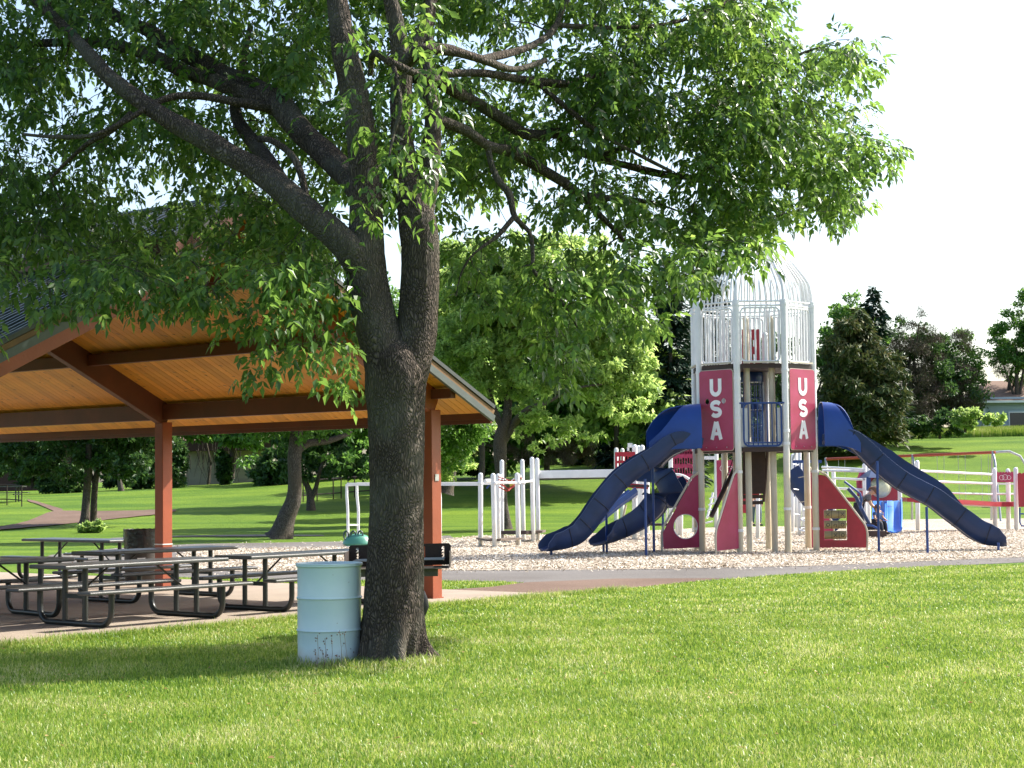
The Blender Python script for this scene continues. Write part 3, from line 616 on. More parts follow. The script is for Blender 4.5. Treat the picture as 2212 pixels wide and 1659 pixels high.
# USA panels
def stroke(m, pts, w, o, ax, ay, th):
    """flat letter stroke along pts"""
    pts = [Vector((p[0], p[1])) for p in pts]; L = []; Rr = []
    for i, p in enumerate(pts):
        d = (pts[min(i+1, len(pts)-1)]-pts[max(i-1, 0)]).normalized(); nn = Vector((-d.y, d.x))*w/2
        if 0 < i < len(pts)-1:
            d1 = (p-pts[i-1]).normalized(); c = max(.6, d.dot(d1)); nn = nn/c
        L.append(p+nn); Rr.append(p-nn)
    for i in range(len(pts)-1):
        q = [L[i], L[i+1], Rr[i+1], Rr[i]]; n = ax.cross(ay).normalized()
        vs_ = [o+ax*v.x+ay*v.y+n*.0 for v in q]+[o+ax*v.x+ay*v.y+n*th for v in q]
        m.add(vs_, [(0,1,2,3)[::-1], (4,5,6,7), (0,1,5,4), (1,2,6,5), (2,3,7,6), (3,0,4,7)])
def arcp(cx, cy, rx, ry, a0, a1, n): return [(cx+rx*math.cos(R(a0+(a1-a0)*i/n)), cy+ry*math.sin(R(a0+(a1-a0)*i/n))) for i in range(n+1)]
def letters(o, ax, ay, W, H, parent):
    """U, S, A stacked; o = panel centre on its outer face"""
    lh, lw, sw = H*.222, W*.35, W*.10
    for ch, cy in (('U', H*.283), ('S', 0.018*H), ('A', -H*.252)):
        m = MB(); x0, x1 = -lw/2+sw/2, lw/2-sw/2; t, b = cy+lh/2, cy-lh/2
        if ch == 'U': stroke(m, [(x0, t), (x0, b+x1+sw/2)]+arcp(0, b+x1+sw/2, x1, x1, 180, 360, 10)[1:]+[(x1, t)], sw, o, ax, ay, .006)
        if ch == 'S':
            r = lh/4-sw*.25
            stroke(m, arcp(0, cy+r, x1, r, 25, 270, 12)+arcp(0, cy-r, x1, r, 90, -155, 12)[1:], sw, o, ax, ay, .006)
        if ch == 'A':
            stroke(m, [(x0-sw*.1, b), (-sw*.12, t)], sw, o, ax, ay, .006); stroke(m, [(sw*.12, t), (x1+sw*.1, b)], sw, o, ax, ay, .0063); stroke(m, [(x0*.62, cy-lh*.17), (x1*.62, cy-lh*.17)], sw*.8, o, ax, ay, .0058)
            stroke(m, [(-sw*.5, t-.012), (sw*.5, t-.012)], .024, o, ax, ay, .0055)
        m.build('letter', LETTER, parent)
def rrect(w, h, r, n=5):
    o = []
    for cx, cy, s in ((1,1,0), (-1,1,90), (-1,-1,180), (1,-1,270)): o += [(cx*(w/2-r)+r*math.cos(R(s+90*k/n)), cy*(h/2-r)+r*math.sin(R(s+90*k/n))) for k in range(n+1)]
    return o
def circ(cx, cy, r, n=24): return [(cx+r*math.cos(2*math.pi*k/n), cy+r*math.sin(2*math.pi*k/n)) for k in range(n)]
UZV = Vector((0,0,1))
for k, holes in ((7, True), (1, False)):
    a, b = oc(k), oc((k+1) % 8); n = ((a+b)/2-TC).normalized(); d = (b-a).normalized(); c = (a+b)/2+n*.075+Vector((0,0,3.085)); W, H = .905, 1.74
    hs = [circ(-.245, .20, .062), circ(.20, .20, .062)] if holes else None
    m = MB(); m.prism(rrect(W, H, .07), c, d, UZV, .022, hs); pn = m.build('usa_panel', REDF, tower)
    letters(c+n*.0125, d, UZV, W, H, pn)
    m = MB(); m.prism(rrect(W+.024, H+.024, .08), c-n*.004, d, UZV, .012, [rrect(W-.004, H-.004, .07)]); m.build('panel_edge', BEIGE, pn)
    for bx in (-.28, 0, .28):
        for bz in (-H/2+.07,): m = MB(); q_ = c+d*bx+UZV*bz+n*.011; m.tube([q_, q_+n*.012], .012, 8); m.build('bolt', STEEL, pn)
# blue gate railing of the lower deck, front side
a, b = oc(0), oc(1); n = Vector((0,-1,0)); d = Vector((1,0,0)); a2, b2 = a+d*.12+n*.05, b-d*.10+n*.05
m = MB(); rframe(m, a2, b2, ZD1+.03, 3.22, .021, .12); m.build('gate_frame', BLUEM, tower, smooth=True)
m = MB(); m.tube([a+n*.05+d*.03+UZV*3.22, b+n*.05-d*.03+UZV*3.22], .019, 8); m.tube([a2+d*.04+UZV*(ZD1+.10), b2-d*.04+UZV*(ZD1+.10)], .014, 8); m.build('gate_rail', BLUEM, tower, smooth=True)
for j in range(1, 8): p = a2+(b2-a2)*(j/8); m = MB(); m.tube([p+UZV*(ZD1+.05), p+UZV*3.20], .013, 6); m.build('gate_bar', BLUEM, tower, smooth=True)
for s_ in (a2+d*.02-n*.09, b2-d*.02-n*.09): m = MB(); m.bar(s_+UZV*(ZD1+.02), s_+UZV*3.12, .05, .14, up=d); m.build('side_guard', WHITE, tower)
m = MB(); m.bar(a+n*-.04+d*.1+UZV*(ZD1+.06), b+n*-.04-d*.1+UZV*(ZD1+.06), .02, .12); m.build('toe_board', WHITE, tower)
# blue caged ladder between decks
lc = TC+Vector((0,.55,0))
m = MB(); m.lathe(lc+UZV*(ZD2-.30), [(.29,0), (.30,.02), (.30,.20), (.29,.22)], 20); m.build('ladder_ring', BLUEM, tower, smooth=True)
m = MB(); m.lathe(lc+UZV*(ZD1+.88), [(.29,0), (.30,.02), (.30,.14), (.29,.16)], 20); m.build('ladder_ring', BLUEM, tower, smooth=True)
for k in range(14): an = 2*math.pi*k/14; p = lc+Vector((.28*math.cos(an), .28*math.sin(an), 0)); m = MB(); m.tube([p+UZV*(ZD1+.03), p+UZV*(ZD2-.1)], .012, 6); m.build('ladder_bar', BLUEM, tower)
for j in range(5): m = MB(); z = ZD1+.25+j*.3; m.tube([lc+Vector((-.28,0,z)), lc+Vector((.28,0,z))], .014, 6); m.build('rung', BLUEM, tower)
# red panel inside the upper cage
c = TC+Vector((0,.25,ZD2+.43)); hs = [[(-.09,-.40), (-.03,-.40), (-.03,-.12), (-.09,-.12)], [(.03,-.40), (.09,-.40), (.09,-.12), (.03,-.12)], [(-.10,.05), (-.03,.05), (-.03,.20), (-.10,.20)], [(.03,.05), (.08,.05), (.08,.20), (.03,.20)]]
m = MB(); m.prism([(-.20,-.46), (.20,-.46), (.20,.44), (-.20,.44)], c, Vector((1,0,0)), UZV, .02, [h[::-1] for h in hs]); m.build('slotted_red_panel', REDP, tower)
# brown plank climber under the lower deck
for j in range(9):
    t_ = j/8; z = 2.15-.92*t_-.02*j; y = -.15+.50*t_*t_; m = MB(); m.bar(TC+Vector((-.24, y, z)), TC+Vector((.22, y, z)), .04, .146 if j < 7 else .08); m.build('climber_plank', DECK, tower)
m = MB(); m.tube([TC+Vector((-.25,-.18,2.2)), TC+Vector((-.25,0,1.6)), TC+Vector((-.25,.4,1.1))], .03, 8); m.tube([TC+Vector((.26,-.18,2.2)), TC+Vector((.24,0,1.6)), TC+Vector((.24,.4,1.1))], .03, 8); m.build('climber_rail', DECK, tower)
m = MB(); m.bar(TC+Vector((-.26,1.3,1.23)), TC+Vector((.27,1.3,1.23)), .03, .15); m.build('red_board', REDP, tower)
# fins
def fin(o, ax, outline, holes, m_=REDF, edge=None, tube_pts=None):
    m = MB(); m.prism(outline, o, ax, UZV, .02, holes); f = m.build('fin', m_, tower)
    m = MB(); m.tube([o+ax*x+UZV*z for x, z in (tube_pts or outline)], .024, 8); m.build('fin_tube', BEIGE, f, smooth=True); return f
def finshape(L, H, foot=.12): return [(.07,foot), (L,foot-.02), (L+.01,.45), (L*.80,.78), (L*.26,1.60*H/1.75), (L*.16,H-.06), (L*.06,H), (.07,H)]
def fintube(L, H): return catmull([(L+.03,0), (L+.03,.48), (L*.83,.82), (L*.28,1.63*H/1.75), (L*.17,H-.02), (.08,H+.035), (0,H+.035)], 4)
pA = oc(7); ax = Vector((-.985,-.17,0)).normalized()
f1 = fin(pA, ax, finshape(.87, 1.72), [circ(.37, .58, .27)], m_=REDF, tube_pts=fintube(.87, 1.72))
m = MB(); m.tube([pA+ax*(.37+.27*math.cos(a_))+UZV*(.58+.27*math.sin(a_)) for a_ in np.linspace(0, 6.283, 24, endpoint=False)], .012, 6, closed=True); m.build('hole_ring', WHITE, f1)
pB = oc(0); ax = Vector((-.60,-.80,0)).normalized(); fin(pB, ax, finshape(.98, 1.74), None, tube_pts=fintube(.98, 1.74))
pF = oc(2); ax = Vector((.985,-.13,0)).normalized()
win = [(.14,.28), (.80,.28), (.80,1.0), (.14,1.0)]; SH = finshape(1.05, 1.72)
f4 = fin(pF, ax, [(.07,.10), (1.07,.08), (1.07,.50), (.85,.86), (.34,1.56), (.20,1.66), (.07,1.68)], [win[::-1] if 0 else [(.16,.25), (.66,.25), (.66,.92), (.16,.92)]], m_=REDP, tube_pts=fintube(1.05, 1.72))
TAN = mat('tan_plastic', (.34,.27,.13), (.28,.22,.10), rough=.5, scale=4); INK = mat('dark_marking', (.03,.025,.03), rough=.7)
marks = {(0,0): 'X', (0,2): 'X', (1,0): 'O', (1,2): 'O', (2,1): 'X', (2,2): 'O', (1,1): 'C'}
nf = ax.cross(UZV).normalized()
if nf.y > 0: nf = -nf
for r_ in range(3):
    zc = .81-.225*r_
    m = MB(); m.tube([pF+ax*.175+UZV*zc, pF+ax*.645+UZV*zc], .088, 16); ro = m.build('marking_roller', TAN, f4, smooth=True)
    for c_ in range(3):
        cx = .255+.155*c_; k = marks.get((r_, c_)); m = MB(); o_ = pF+ax*cx+UZV*zc+nf*.089
        def pt(x, z): th = z/.088; return pF+ax*(cx+x)+UZV*(zc+.0885*math.sin(th))+nf*(.0895*math.cos(th))
        def st(pts): m.tube([pt(*q) for q in pts], .007, 4)
        if k == 'X': st([(-.035,-.04), (0,0), (.035,.04)]); st([(-.035,.04), (0,0), (.035,-.04)])
        elif k == 'O': st([(.033*math.cos(a_), .036*math.sin(a_)) for a_ in np.linspace(0, 6.4, 14)])
        elif k == 'C': st([(.03*math.cos(a_), .034*math.sin(a_)-.02) for a_ in np.linspace(-.9, 3.6, 10)])
        if c_ < 2: m.tube([pF+ax*(cx+.078)+UZV*(zc+.089*math.sin(t_))+nf*(.090*math.cos(t_)) for t_ in np.linspace(-1.2, 1.2, 8)], .006, 4)
        if len(m.v): m.build('mark', INK, f4)
pG = oc(3); pG2 = oc(3); ax = Vector((.92,.35,0)).normalized(); fin(pG, ax, finshape(.62, 1.80, .05), None, tube_pts=fintube(.62, 1.80))
# brown tilted beam with chain, left of the second fin
m = MB(); m.tube([P(1536,1116,39.2), P(1588,1008,39.6)], [.055, .045], 8); m.build('brown_beam', DECK, tower)
m = MB(); m.tube([P(1548,1090,39.1), P(1586,985,39.5)], .012, 5); m.build('climbing_chain', GRILLM, tower)
# pegs up the rear right post
p = oc(3)+Vector((-.15,.3,0))
for k in range(7): m = MB(); m.tube([p+UZV*(.5+.28*k), p+UZV*(.5+.28*k)+Vector((-.12 if k % 2 else .12, -.05, .02))], .012, 6); m.build('peg', STEEL, tower)

# ---------------------------------------------------------------- slides (channel swept along a path)
def channel(name, pts, wd_, hnear, hfar, side, m_, parent, th=.02, seams=None, closed_top=None):
    """pts: world centre-line of the channel floor; side: horizontal unit vector pointing to the viewer's side.
    wall heights vary along the path"""
    C = [Vector(p) for p in pts]; n = len(C); rings = []; outr = []
    for i in range(n):
        d = (C[min(i+1, n-1)]-C[max(i-1, 0)]).normalized(); s = side-d*side.dot(d); s.normalize(); up = d.cross(s); up = up if up.z > 0 else -up
        t_ = i/(n-1); hn = np.interp(t_, *hnear); hf = np.interp(t_, *hfar); w = wd_ if not hasattr(wd_, '__len__') else np.interp(t_, *wd_)
        prof = [(w/2+.03, hn-.012), (w/2+.03, hn+.012), (w/2, hn+.018), (w/2-.012, hn*.6), (w/2-.03, hn*.25), (w/2-.10, .035), (0, 0), (-w/2+.10, .035), (-w/2+.03, hf*.25), (-w/2+.012, hf*.6), (-w/2, hf+.018), (-w/2-.03, hf+.012), (-w/2-.03, hf-.012)]
        out = [(w/2+.012, hn*.6), (w/2-.005, hn*.25), (w/2-.09, .0), (w/2-.13, -.03), (w/2-.17, -.005), (0, -th), (-w/2+.17, -.005), (-w/2+.13, -.03), (-w/2+.09, 0), (-w/2+.005, hf*.25), (-w/2-.012, hf*.6)][::-1]
        rings.append([C[i]+s*x+up*z for x, z in prof+out])
    m = MB(); k = len(rings[0]); vs_ = [v for r_ in rings for v in r_]
    m.add(vs_, [(i*k+j, i*k+(j+1) % k, (i+1)*k+(j+1) % k, (i+1)*k+j) for i in range(n-1) for j in range(k)]+[tuple(range(k))[::-1], tuple((n-1)*k+j for j in range(k))])
    o = m.build(name, m_, parent, smooth=True)
    for f in (seams or []):
        i = int(f*(n-1)); m = MB(); r_ = rings[i]; c = sum(r_, Vector())/len(r_); q_ = [v+(v-c)*.012 for v in r_[13:]+r_[:1]]; m.tube([r_[12]+(r_[12]-c)*.02]+q_+[r_[0]], .010, 5); m.build('seam', SEAM, o)
    return o, rings
SEAM = mat('dark_seam', (.008,.012,.03), rough=.5)
def c2(x, y): return ((1350+x/3.16)*.85077, (1000+y/3.16)*.85077)
def c3(x, y): return ((1950+x/3.403)*.85077, (1000+y/3.403)*.85077)
def pathpts(raw, conv, Y0, Y1, n=7):
    L = [conv(*q) for q in raw]; pts = [P(px, py, Y0+(Y1-Y0)*i/(len(L)-1)) for i, (px, py) in enumerate(L)]
    return [Vector(p) for p in catmull([tuple(p) for p in pts], n)]
def supports(parent, lst, m_=BLUEM, r=.028):
    for p in lst:
        a, b = p; m = MB(); m.tube([a, b], r, 8); m.build('support_post', m_, parent, smooth=True)
SV = Vector((0,-1,0))
# long left slide
sl1 = [(1330,425), (1240,425), (1140,440), (1000,560), (870,650), (760,740), (660,860), (585,960), (500,1080), (400,1180), (290,1225), (180,1245), (95,1255)]
pt1 = pathpts(sl1, c2, 38.2, 37.3)
slide1, rg = channel('wavy_slide', pt1, .62, ([0,.12,.3,.5,.8,.93,1], [.16,.30,.36,.40,.38,.30,.10]), ([0,.12,.3,.5,.8,.93,1], [.16,.32,.40,.42,.40,.30,.10]), SV, BLUEP, tower, seams=[.17,.30,.44,.58,.70,.83])
def gpost(px, py, z1, dy=0): p = G(px, py); return (p+Vector((0,dy,0)), Vector((p.x, p.y+dy, z1)))
supports(slide1, [gpost(1191, 1202, .17), gpost(1311, 1196, .95), gpost(1396, 1203, 1.62)])
# second left slide, curving
sl2 = [(1340,410), (1240,440), (1120,500), (1030,590), (1000,680), (1040,770), (1075,860), (1040,950), (940,1040), (820,1110), (700,1160), (610,1190), (540,1205)]
pt2 = pathpts(sl2, c2, 39.9, 38.3)
slide2, rg = channel('curved_slide', pt2, .66, ([0,.2,.4,.6,.85,1], [.16,.40,.48,.46,.34,.10]), ([0,.2,.4,.6,.85,1], [.16,.44,.52,.50,.36,.10]), Vector((-.25,-.97,0)), BLUEP, tower, seams=[.25,.40,.55,.68,.82])
supports(slide2, [gpost(1304, 1195, .24), gpost(1413, 1196, 1.9), gpost(1433, 1186, 1.15)])
# right slide
sr = [(470,425), (580,425), (690,440), (790,530), (900,640), (1010,735), (1130,820), (1260,890), (1390,960), (1520,1060), (1640,1150), (1760,1240), (1880,1290), (1980,1305), (2060,1300)]
pt3 = pathpts(sr, c3, 38.2, 37.6)
slide3, rg = channel('long_slide', pt3, .60, ([0,.14,.25,.6,.85,.95,1], [.16,.30,.34,.36,.40,.34,.16]), ([0,.14,.30,.42,.60,.75,.95,1], [.16,.38,.60,.62,.56,.38,.34,.16]), SV, BLUEP, tower, seams=[.15,.28,.42,.56,.70,.85])
supports(slide3, [gpost(1899, 1194, 1.95), gpost(2004, 1198, .98), gpost(2157, 1193, .20)])
# hoods: vaulted entrance shells
def hood(px_conv, sgn, Y, name='slide_hood'):
    m = MB(); rings = []; N = 13
    if sgn < 0: top = [(1345,78), (1270,86), (1200,120), (1140,170), (1085,240), (1030,320), (990,380), (930,440)]; bot = [(1345,440), (1270,440), (1200,440), (1140,445), (1090,455), (1030,490), (990,520), (930,560)]
    else: top = [(462,70), (500,78), (545,95), (580,125), (610,180), (650,240), (700,300), (760,352)]; bot = [(462,455), (520,452), (580,448), (640,446), (690,452), (715,470), (735,490), (770,520)]
    T = catmull([px_conv(*p) for p in top], 3); Bq = catmull([px_conv(*p) for p in bot], 3); n = len(T)
    for i in range(n):
        a = P(T[i][0], T[i][1], Y); b = P(Bq[i][0], Bq[i][1], Y); t_ = i/(n-1); w = .40-.05*t_; ring = []
        cut = 180 if t_ < .28 else max(62, 180-(t_-.28)*230)         # vault opens toward the slide
        for k in range(N):
            # from the near bottom corner up over the top; shell opening grows along the slide
            an = R(-90+cut*k/(N-1)) if 0 else None
            u_ = k/(N-1); ang = u_*math.pi
            yy = -math.cos(ang)*w; zz = math.sin(ang)**.75 if 0 < u_ < 1 else 0
            h = a.z-b.z; open_ = sstep((t_-.22)/.4)
            zz = zz*(1-open_*(.62 if abs(u_-.5) < .34 else .35))
            ring.append(Vector((a.x*(1-.0)+(b.x-a.x)*(1-zz)*.5, Y+yy, b.z+h*zz*1.0+(0 if 0 < u_ < 1 else 0))))
        rings.append(ring)
    return rings
def shell(name, conv, sgn, Y, parent):
    """moulded hood: an arch over the slide mouth whose crown is cut away in a sloping oval"""
    if sgn < 0: xs_, bz, tz = [c2(1352,0)[0], c2(930,0)[0]], c2(0,440)[1], c2(0,78)[1]
    else: xs_, bz, tz = [c3(462,0)[0], c3(770,0)[0]], c3(0,452)[1], c3(0,68)[1]
    X0 = P(xs_[0], 960, Y).x; X1 = P(xs_[1], 960, Y).x; Z0 = P(xs_[0], bz, Y).z; Z1 = P(xs_[0], tz, Y).z; L = abs(X1-X0); H = Z1-Z0; w = .42
    th = .025; S = [0, .14, .28, .40, .52, .64, .76, .88, 1.0]; cutt = [1.0, 1.0, .93, .74, .56, .42, .32, .26, .22]; crown = [1, .99, .95, .86, .74, .64, .56, .50, .46]; dropz = [0, 0, .0, .0, .02, .06, .12, .20, .30]
    S2 = np.linspace(0, 1, 25); N = 22; vo = []; vi = []
    for s_ in S2:
        cu = np.interp(s_, S, cutt); x = X0+sgn*s_*L; ro = []; ri = []; bzz = Z0-np.interp(s_, S, dropz)*H*.55
        # half-arch per side, reaching up to fraction cu
        for side_ in (-1, 1):
            cu = np.interp(s_, S, cutt if side_ < 0 else [1.0, 1.0, 1.0, .99, .95, .86, .74, .60, .42])
            for k in range(N//2+1):
                u_ = k/(N//2)*cu if side_ < 0 else (1-k/(N//2))*cu
                an = u_*math.pi/2; yy = math.cos(an)**.55*w*side_ if u_ < 1 else 0; zz = bzz+H*(math.sin(an)**.95)*(1 if cu > .99 else 1)
                lim = 1-.10*s_; ro.append(Vector((x+sgn*.0, Y+yy, bzz+(zz-bzz)*lim))); f_ = (w-th)/w; ri.append(Vector((x, Y+yy*f_, bzz+(zz-bzz)*lim*(1-th/H))))
        vo.append(ro); vi.append(ri)
    m = MB(); k2 = len(vo[0]); n = len(vo); hN = k2//2
    V = [v for r_ in vo for v in r_]+[v for r_ in vi for v in r_]; O = n*k2; F_ = []
    for i in range(n-1):
        for j in range(k2-1):
            if j == hN-1:
                if (vo[i][j]-vo[i][j+1]).length > .02 or (vo[i+1][j]-vo[i+1][j+1]).length > .02:
                    continue
            F_.append((i*k2+j, i*k2+j+1, (i+1)*k2+j+1, (i+1)*k2+j)); F_.append((O+i*k2+j, O+(i+1)*k2+j, O+(i+1)*k2+j+1, O+i*k2+j+1))
        for j in (0, k2-1): F_.append((i*k2+j, (i+1)*k2+j, O+(i+1)*k2+j, O+i*k2+j))
        for j in (hN-1, hN):
            if (vo[i+1][hN-1]-vo[i+1][hN]).length > .02: F_.append((i*k2+j, (i+1)*k2+j, O+(i+1)*k2+j, O+i*k2+j))
    for i in (0, n-1):
        for j in range(k2-1):
            if j != hN-1: F_.append((i*k2+j, i*k2+j+1, O+i*k2+j+1, O+i*k2+j))
    m.add(V, F_); return m.build(name, BLUEH, parent, smooth=True)
shell('slide_hood', c2, -1, 38.2, slide1); shell('slide_hood', c3, 1, 38.2, slide3)

# ================================================================== LOW CLIMBER LEFT OF THE TOWER (posts, steps, beams)
lc_ = thing('post_climber', G(1100, 1176), 'white post climber with low brown steps left of the wavy blue slides', 'climbing frame')
def ppost(parent, px, pyb, pyt, r=.052, name='post', lean=0, m_=None):
    p = G(px, pyb); q = P(px+lean, pyt, p.y); m = MB(); m.post(p, q.z, r, lean=(q.x-p.x, 0)); m.build(name, m_ or WHITES, parent, smooth=True)
    return p, q
posts = [(1038,1181,1021), (1069,1184,1022,-4), (1077,1177,1023,-1), (1084,1172,993), (1120,1181,1021,-3), (1131,1168,992,-3), (1152,1173,987,-3), (1163,1168,989,-3)]
pp_ = []
for q in posts: pp_.append(ppost(lc_, q[0], q[1], q[2], .060 if q[1] > 1175 else .058, lean=(q[3] if len(q) > 3 else 0)))
def lbar(parent, a, b, w, h, name, m_, bev=0): m = MB(); m.bar(a, b, w, h); return m.build(name, m_, parent, bevel=bev)
def ltube(parent, pts, r, name, m_, seg=8): m = MB(); m.tube(pts, r, seg); return m.build(name, m_, parent, smooth=True)
BROWNW = mat('weathered_brown_step', (.16,.12,.09), (.10,.075,.06), rough=.7, scale=8, bump=.1)
lbar(lc_, P(1042,1163,pp_[0][0].y), P(1067,1167,pp_[1][0].y), .32, .05, 'step', BROWNW); lbar(lc_, P(1070,1166,pp_[1][0].y), P(1118,1163,pp_[4][0].y), .32, .05, 'step', BROWNW)
lbar(lc_, P(1086,1150,pp_[3][0].y), P(1150,1150,pp_[6][0].y), .5, .09, 'step', DECK); lbar(lc_, P(1154,1149,pp_[6][0].y), P(1163,1147,pp_[7][0].y), .4, .06, 'step', BROWNW)
ltube(lc_, [P(1069,1043,pp_[1][0].y), P(1119,1043,pp_[4][0].y)], .03, 'bar', WHITE); ltube(lc_, [P(1120,1042,pp_[4][0].y), P(1151,1039,pp_[6][0].y)], .03, 'bar', WHITE)
ltube(lc_, [P(1048,1039,45), P(1075,1038,46)], .05, 'bar', WHITE); ltube(lc_, [P(1075,1040,pp_[2][0].y), P(1085,1026,pp_[3][0].y)], .035, 'bar', WHITE); ltube(lc_, [P(1122,1026,pp_[4][0].y), P(1131,1042,pp_[5][0].y)], .035, 'bar', WHITE)
yn = pp_[1][0].y+1
for k, (x0, y0, x1, y1, sag) in enumerate([(1077,1030,1128,1032,8), (1077,1036,1122,1036,6), (1080,1046,1115,1045,10), (1078,1052,1112,1050,10), (1082,1043,1100,1060,0), (1098,1060,1112,1046,0), (1090,1034,1098,1043,0), (1110,1034,1100,1043,0)]):
    ltube(lc_, [P(x0,y0,yn), P((x0+x1)/2, (y0+y1)/2+sag, yn+.2), P(x1,y1,yn+.3)], .016, 'net_rope', ROPE if k < 6 else WHITE, 5)
lbar(lc_, P(1101,1048,yn+.6), P(1118,1044,yn+.6), .3, .10, 'yellow_seat', mat('yellow_plastic', (.55,.45,.04), rough=.4)); lbar(lc_, P(1051,1055,46), P(1062,1041,46), .05, .05, 'blue_brace', BLUEM)
for z_, px0 in ((1043, 0), ):
    for q in pp_[:6]: m = MB(); c = Vector((q[0].x, q[0].y, P(1106,1043,q[0].y).z)); m.lathe(c, [(.066,-.035), (.070,-.03), (.070,.03), (.066,.035)], 14); m.build('collar', WHITE, lc_, smooth=True)
# deep white beam running right to the deck with red panels
a = P(1166,1025,pp_[7][0].y+.1); b = P(1345,1022,46.8); m = MB(); m.bar(a, b, .09, .21); m.build('beam', WHITE, lc_, bevel=.01)
lbar(lc_, a+Vector((0,0,-.13)), b+Vector((0,0,-.13)), .06, .03, 'beam_lip', DECK)
# overhead track with end ladder
tr = thing('overhead_bar_frame', G(760, 1178), 'white overhead bar frame with an end ladder, behind the grill and trunk', 'climbing frame')
ty = 43.5
ltube(tr, [P(752,1182,ty)*1, P(751,1100,ty), P(749,1070,ty), P(749,1047,ty)], .035, 'ladder_side', WHITE); ltube(tr, [P(774,1180,ty+.5), P(774,1100,ty+.5), P(771,1070,ty+.5), P(771,1047,ty+.5)], .035, 'ladder_side', WHITE)
ltube(tr, [P(752,1134,ty), P(774,1134,ty+.5)], .02, 'rung', WHITE); ltube(tr, [P(748,1048,ty), P(772,1047,ty+.5)], .03, 'rung', WHITE)
lbar(tr, P(749,1046,ty), P(1038,1046,pp_[0][0].y), .06, .075, 'top_beam', WHITE); lbar(tr, P(771,1045,ty+.5), P(1070,1044,46), .06, .07, 'top_beam', WHITE)
ltube(tr, [P(951,1184,41.5), P(951,1075,41.5), P(949,1055,41.5), P(942,1047,41.5)], .035, 'leg', WHITE)
# teal moulded rider
TEAL = mat('teal_plastic', (.05,.20,.15), (.07,.26,.18), rough=.35, scale=3); TEALD = mat('dark_teal_plastic', (.015,.05,.045), rough=.4)
rp = G(772, 1196); t = thing('teal_toy', rp, 'teal moulded play seat with oval hand holes, under the white ladder end', 'play seat')
k_ = rp.y/3800
m = MB(); m.lathe(rp+Vector((0,0,.18)), [(.30,0), (.34,.05), (.30,.16), (.20,.24), (.08,.27), (.01,.275)], 20, Matrix.Diagonal((1.0,.8,1)).to_3x3()); m.build('seat_shell', TEAL, t, smooth=True)
m = MB(); m.lathe(rp+Vector((.42,.1,.16)), [(.24,0), (.25,.05), (.21,.14), (.12,.20), (.01,.22)], 18); m.build('seat_shell', TEAL, t, smooth=True)
for k, x in enumerate((-.24, -.08, .08)):
    m = MB(); m.tube([rp+Vector((x+.055*math.cos(a_), -.12, .42+.10*math.sin(a_))) for a_ in np.linspace(0, 6.283, 14, endpoint=False)], .020, 6, closed=True); m.build('hand_hold', TEALD, t, smooth=True)
m = MB(); m.tube([rp, rp+Vector((0,0,.2))], .05, 8); m.tube([rp+Vector((.42,.1,0)), rp+Vector((.42,.1,.2))], .04, 8); m.build('spring_post', TEALD, t)

# ================================================================== REAR PLAY STRUCTURES
rs = thing('middle_play_structure', G(1470, 1150), 'white post play structure with slotted red panels behind the curved slides', 'play structure')
def slotted(parent, x0, x1, y0, y1, Y, nslot=6, rows=2, m_=REDP, name='slotted_panel'):
    a, b = P(x0,y1,Y), P(x1,y0,Y); W, H = b.x-a.x, b.z-a.z; hs = []
    for r_ in range(rows):
        for k in range(nslot):
            cx = W*(.14+.72*k/(nslot-1)); z0 = H*(.22+.34*r_)+(.02*H if k % 2 else 0); hs.append([(cx-.022, z0), (cx-.022, z0+H*.2), (cx+.022, z0+H*.2), (cx+.022, z0)])
    m = MB(); m.prism([(0,0), (W,0), (W,H), (0,H)], a, Vector((1,0,0)), UZV, .03, hs); return m.build(name, m_, parent)
for q in ((1331,1146,967), (1344,1141,968), (1371,1166,960), (1387,1160,961), (1379,1150,962), (1398,1152,968), (1449,1150,975), (1500,1150,967), (1509,1148,969), (1464,1158,1048), (1470,1160,1040), (1547,1140,975)): ppost(rs, q[0], q[1], q[2], .072)
slotted(rs, 1329, 1372, 976, 1019, 47.5); slotted(rs, 1454, 1499, 975, 1038, 48, 7, 3, REDF)
lbar(rs, P(1440,1040,48.2), P(1500,1042,48.2), .8, .07, 'deck', DECK); lbar(rs, P(1452,1042,47.8), P(1500,1043,47.8), .03, .09, 'deck_board', REDP)
lbar(rs, P(1330,1050,47.5), P(1400,1050,47.5), .8, .06, 'deck', DECK); lbar(rs, P(1340,1047,47.2), P(1400,1052,47.2), .03, .12, 'deck_board', REDP)
lbar(rs, P(1500,989,48), P(1547,989,48), .08, .09, 'overhead_beam', WHITE); ltube(rs, [P(1501,1003,48), P(1518,990,48)], .035, 'brace', WHITE)
lbar(rs, P(1356,962,47.5), P(1366,962,47.5), .12, .12, 'periscope', WHITE); lbar(rs, P(1357,974,47.5), P(1357,966,47.5), .06, .06, 'periscope_post', WHITE)
m = MB(); a = P(1549,1080,48); W = P(1588,1080,48).x-a.x; H = P(1549,994,48).z-a.z; m.prism([(0,0), (W,0), (W,H), (0,H)], a, Vector((1,0,0)), UZV, .03); pn = m.build('swirl_panel', REDF, rs)
for cx, cz, rr in ((.18,.85,.11), (.36,.80,.12), (.22,.28,.12), (.30,.48,.07)):
    m = MB(); m.tube([a+Vector((cx+rr*math.cos(t_)*(1-t_*.07), -.02, cz+rr*math.sin(t_)*(1-t_*.07))) for t_ in np.linspace(0, 7.5, 26)], .008, 4); m.build('swirl', LETTER, pn)
b1 = pathpts([(0,0)], lambda *q: (0,0), 1, 1) if 0 else None
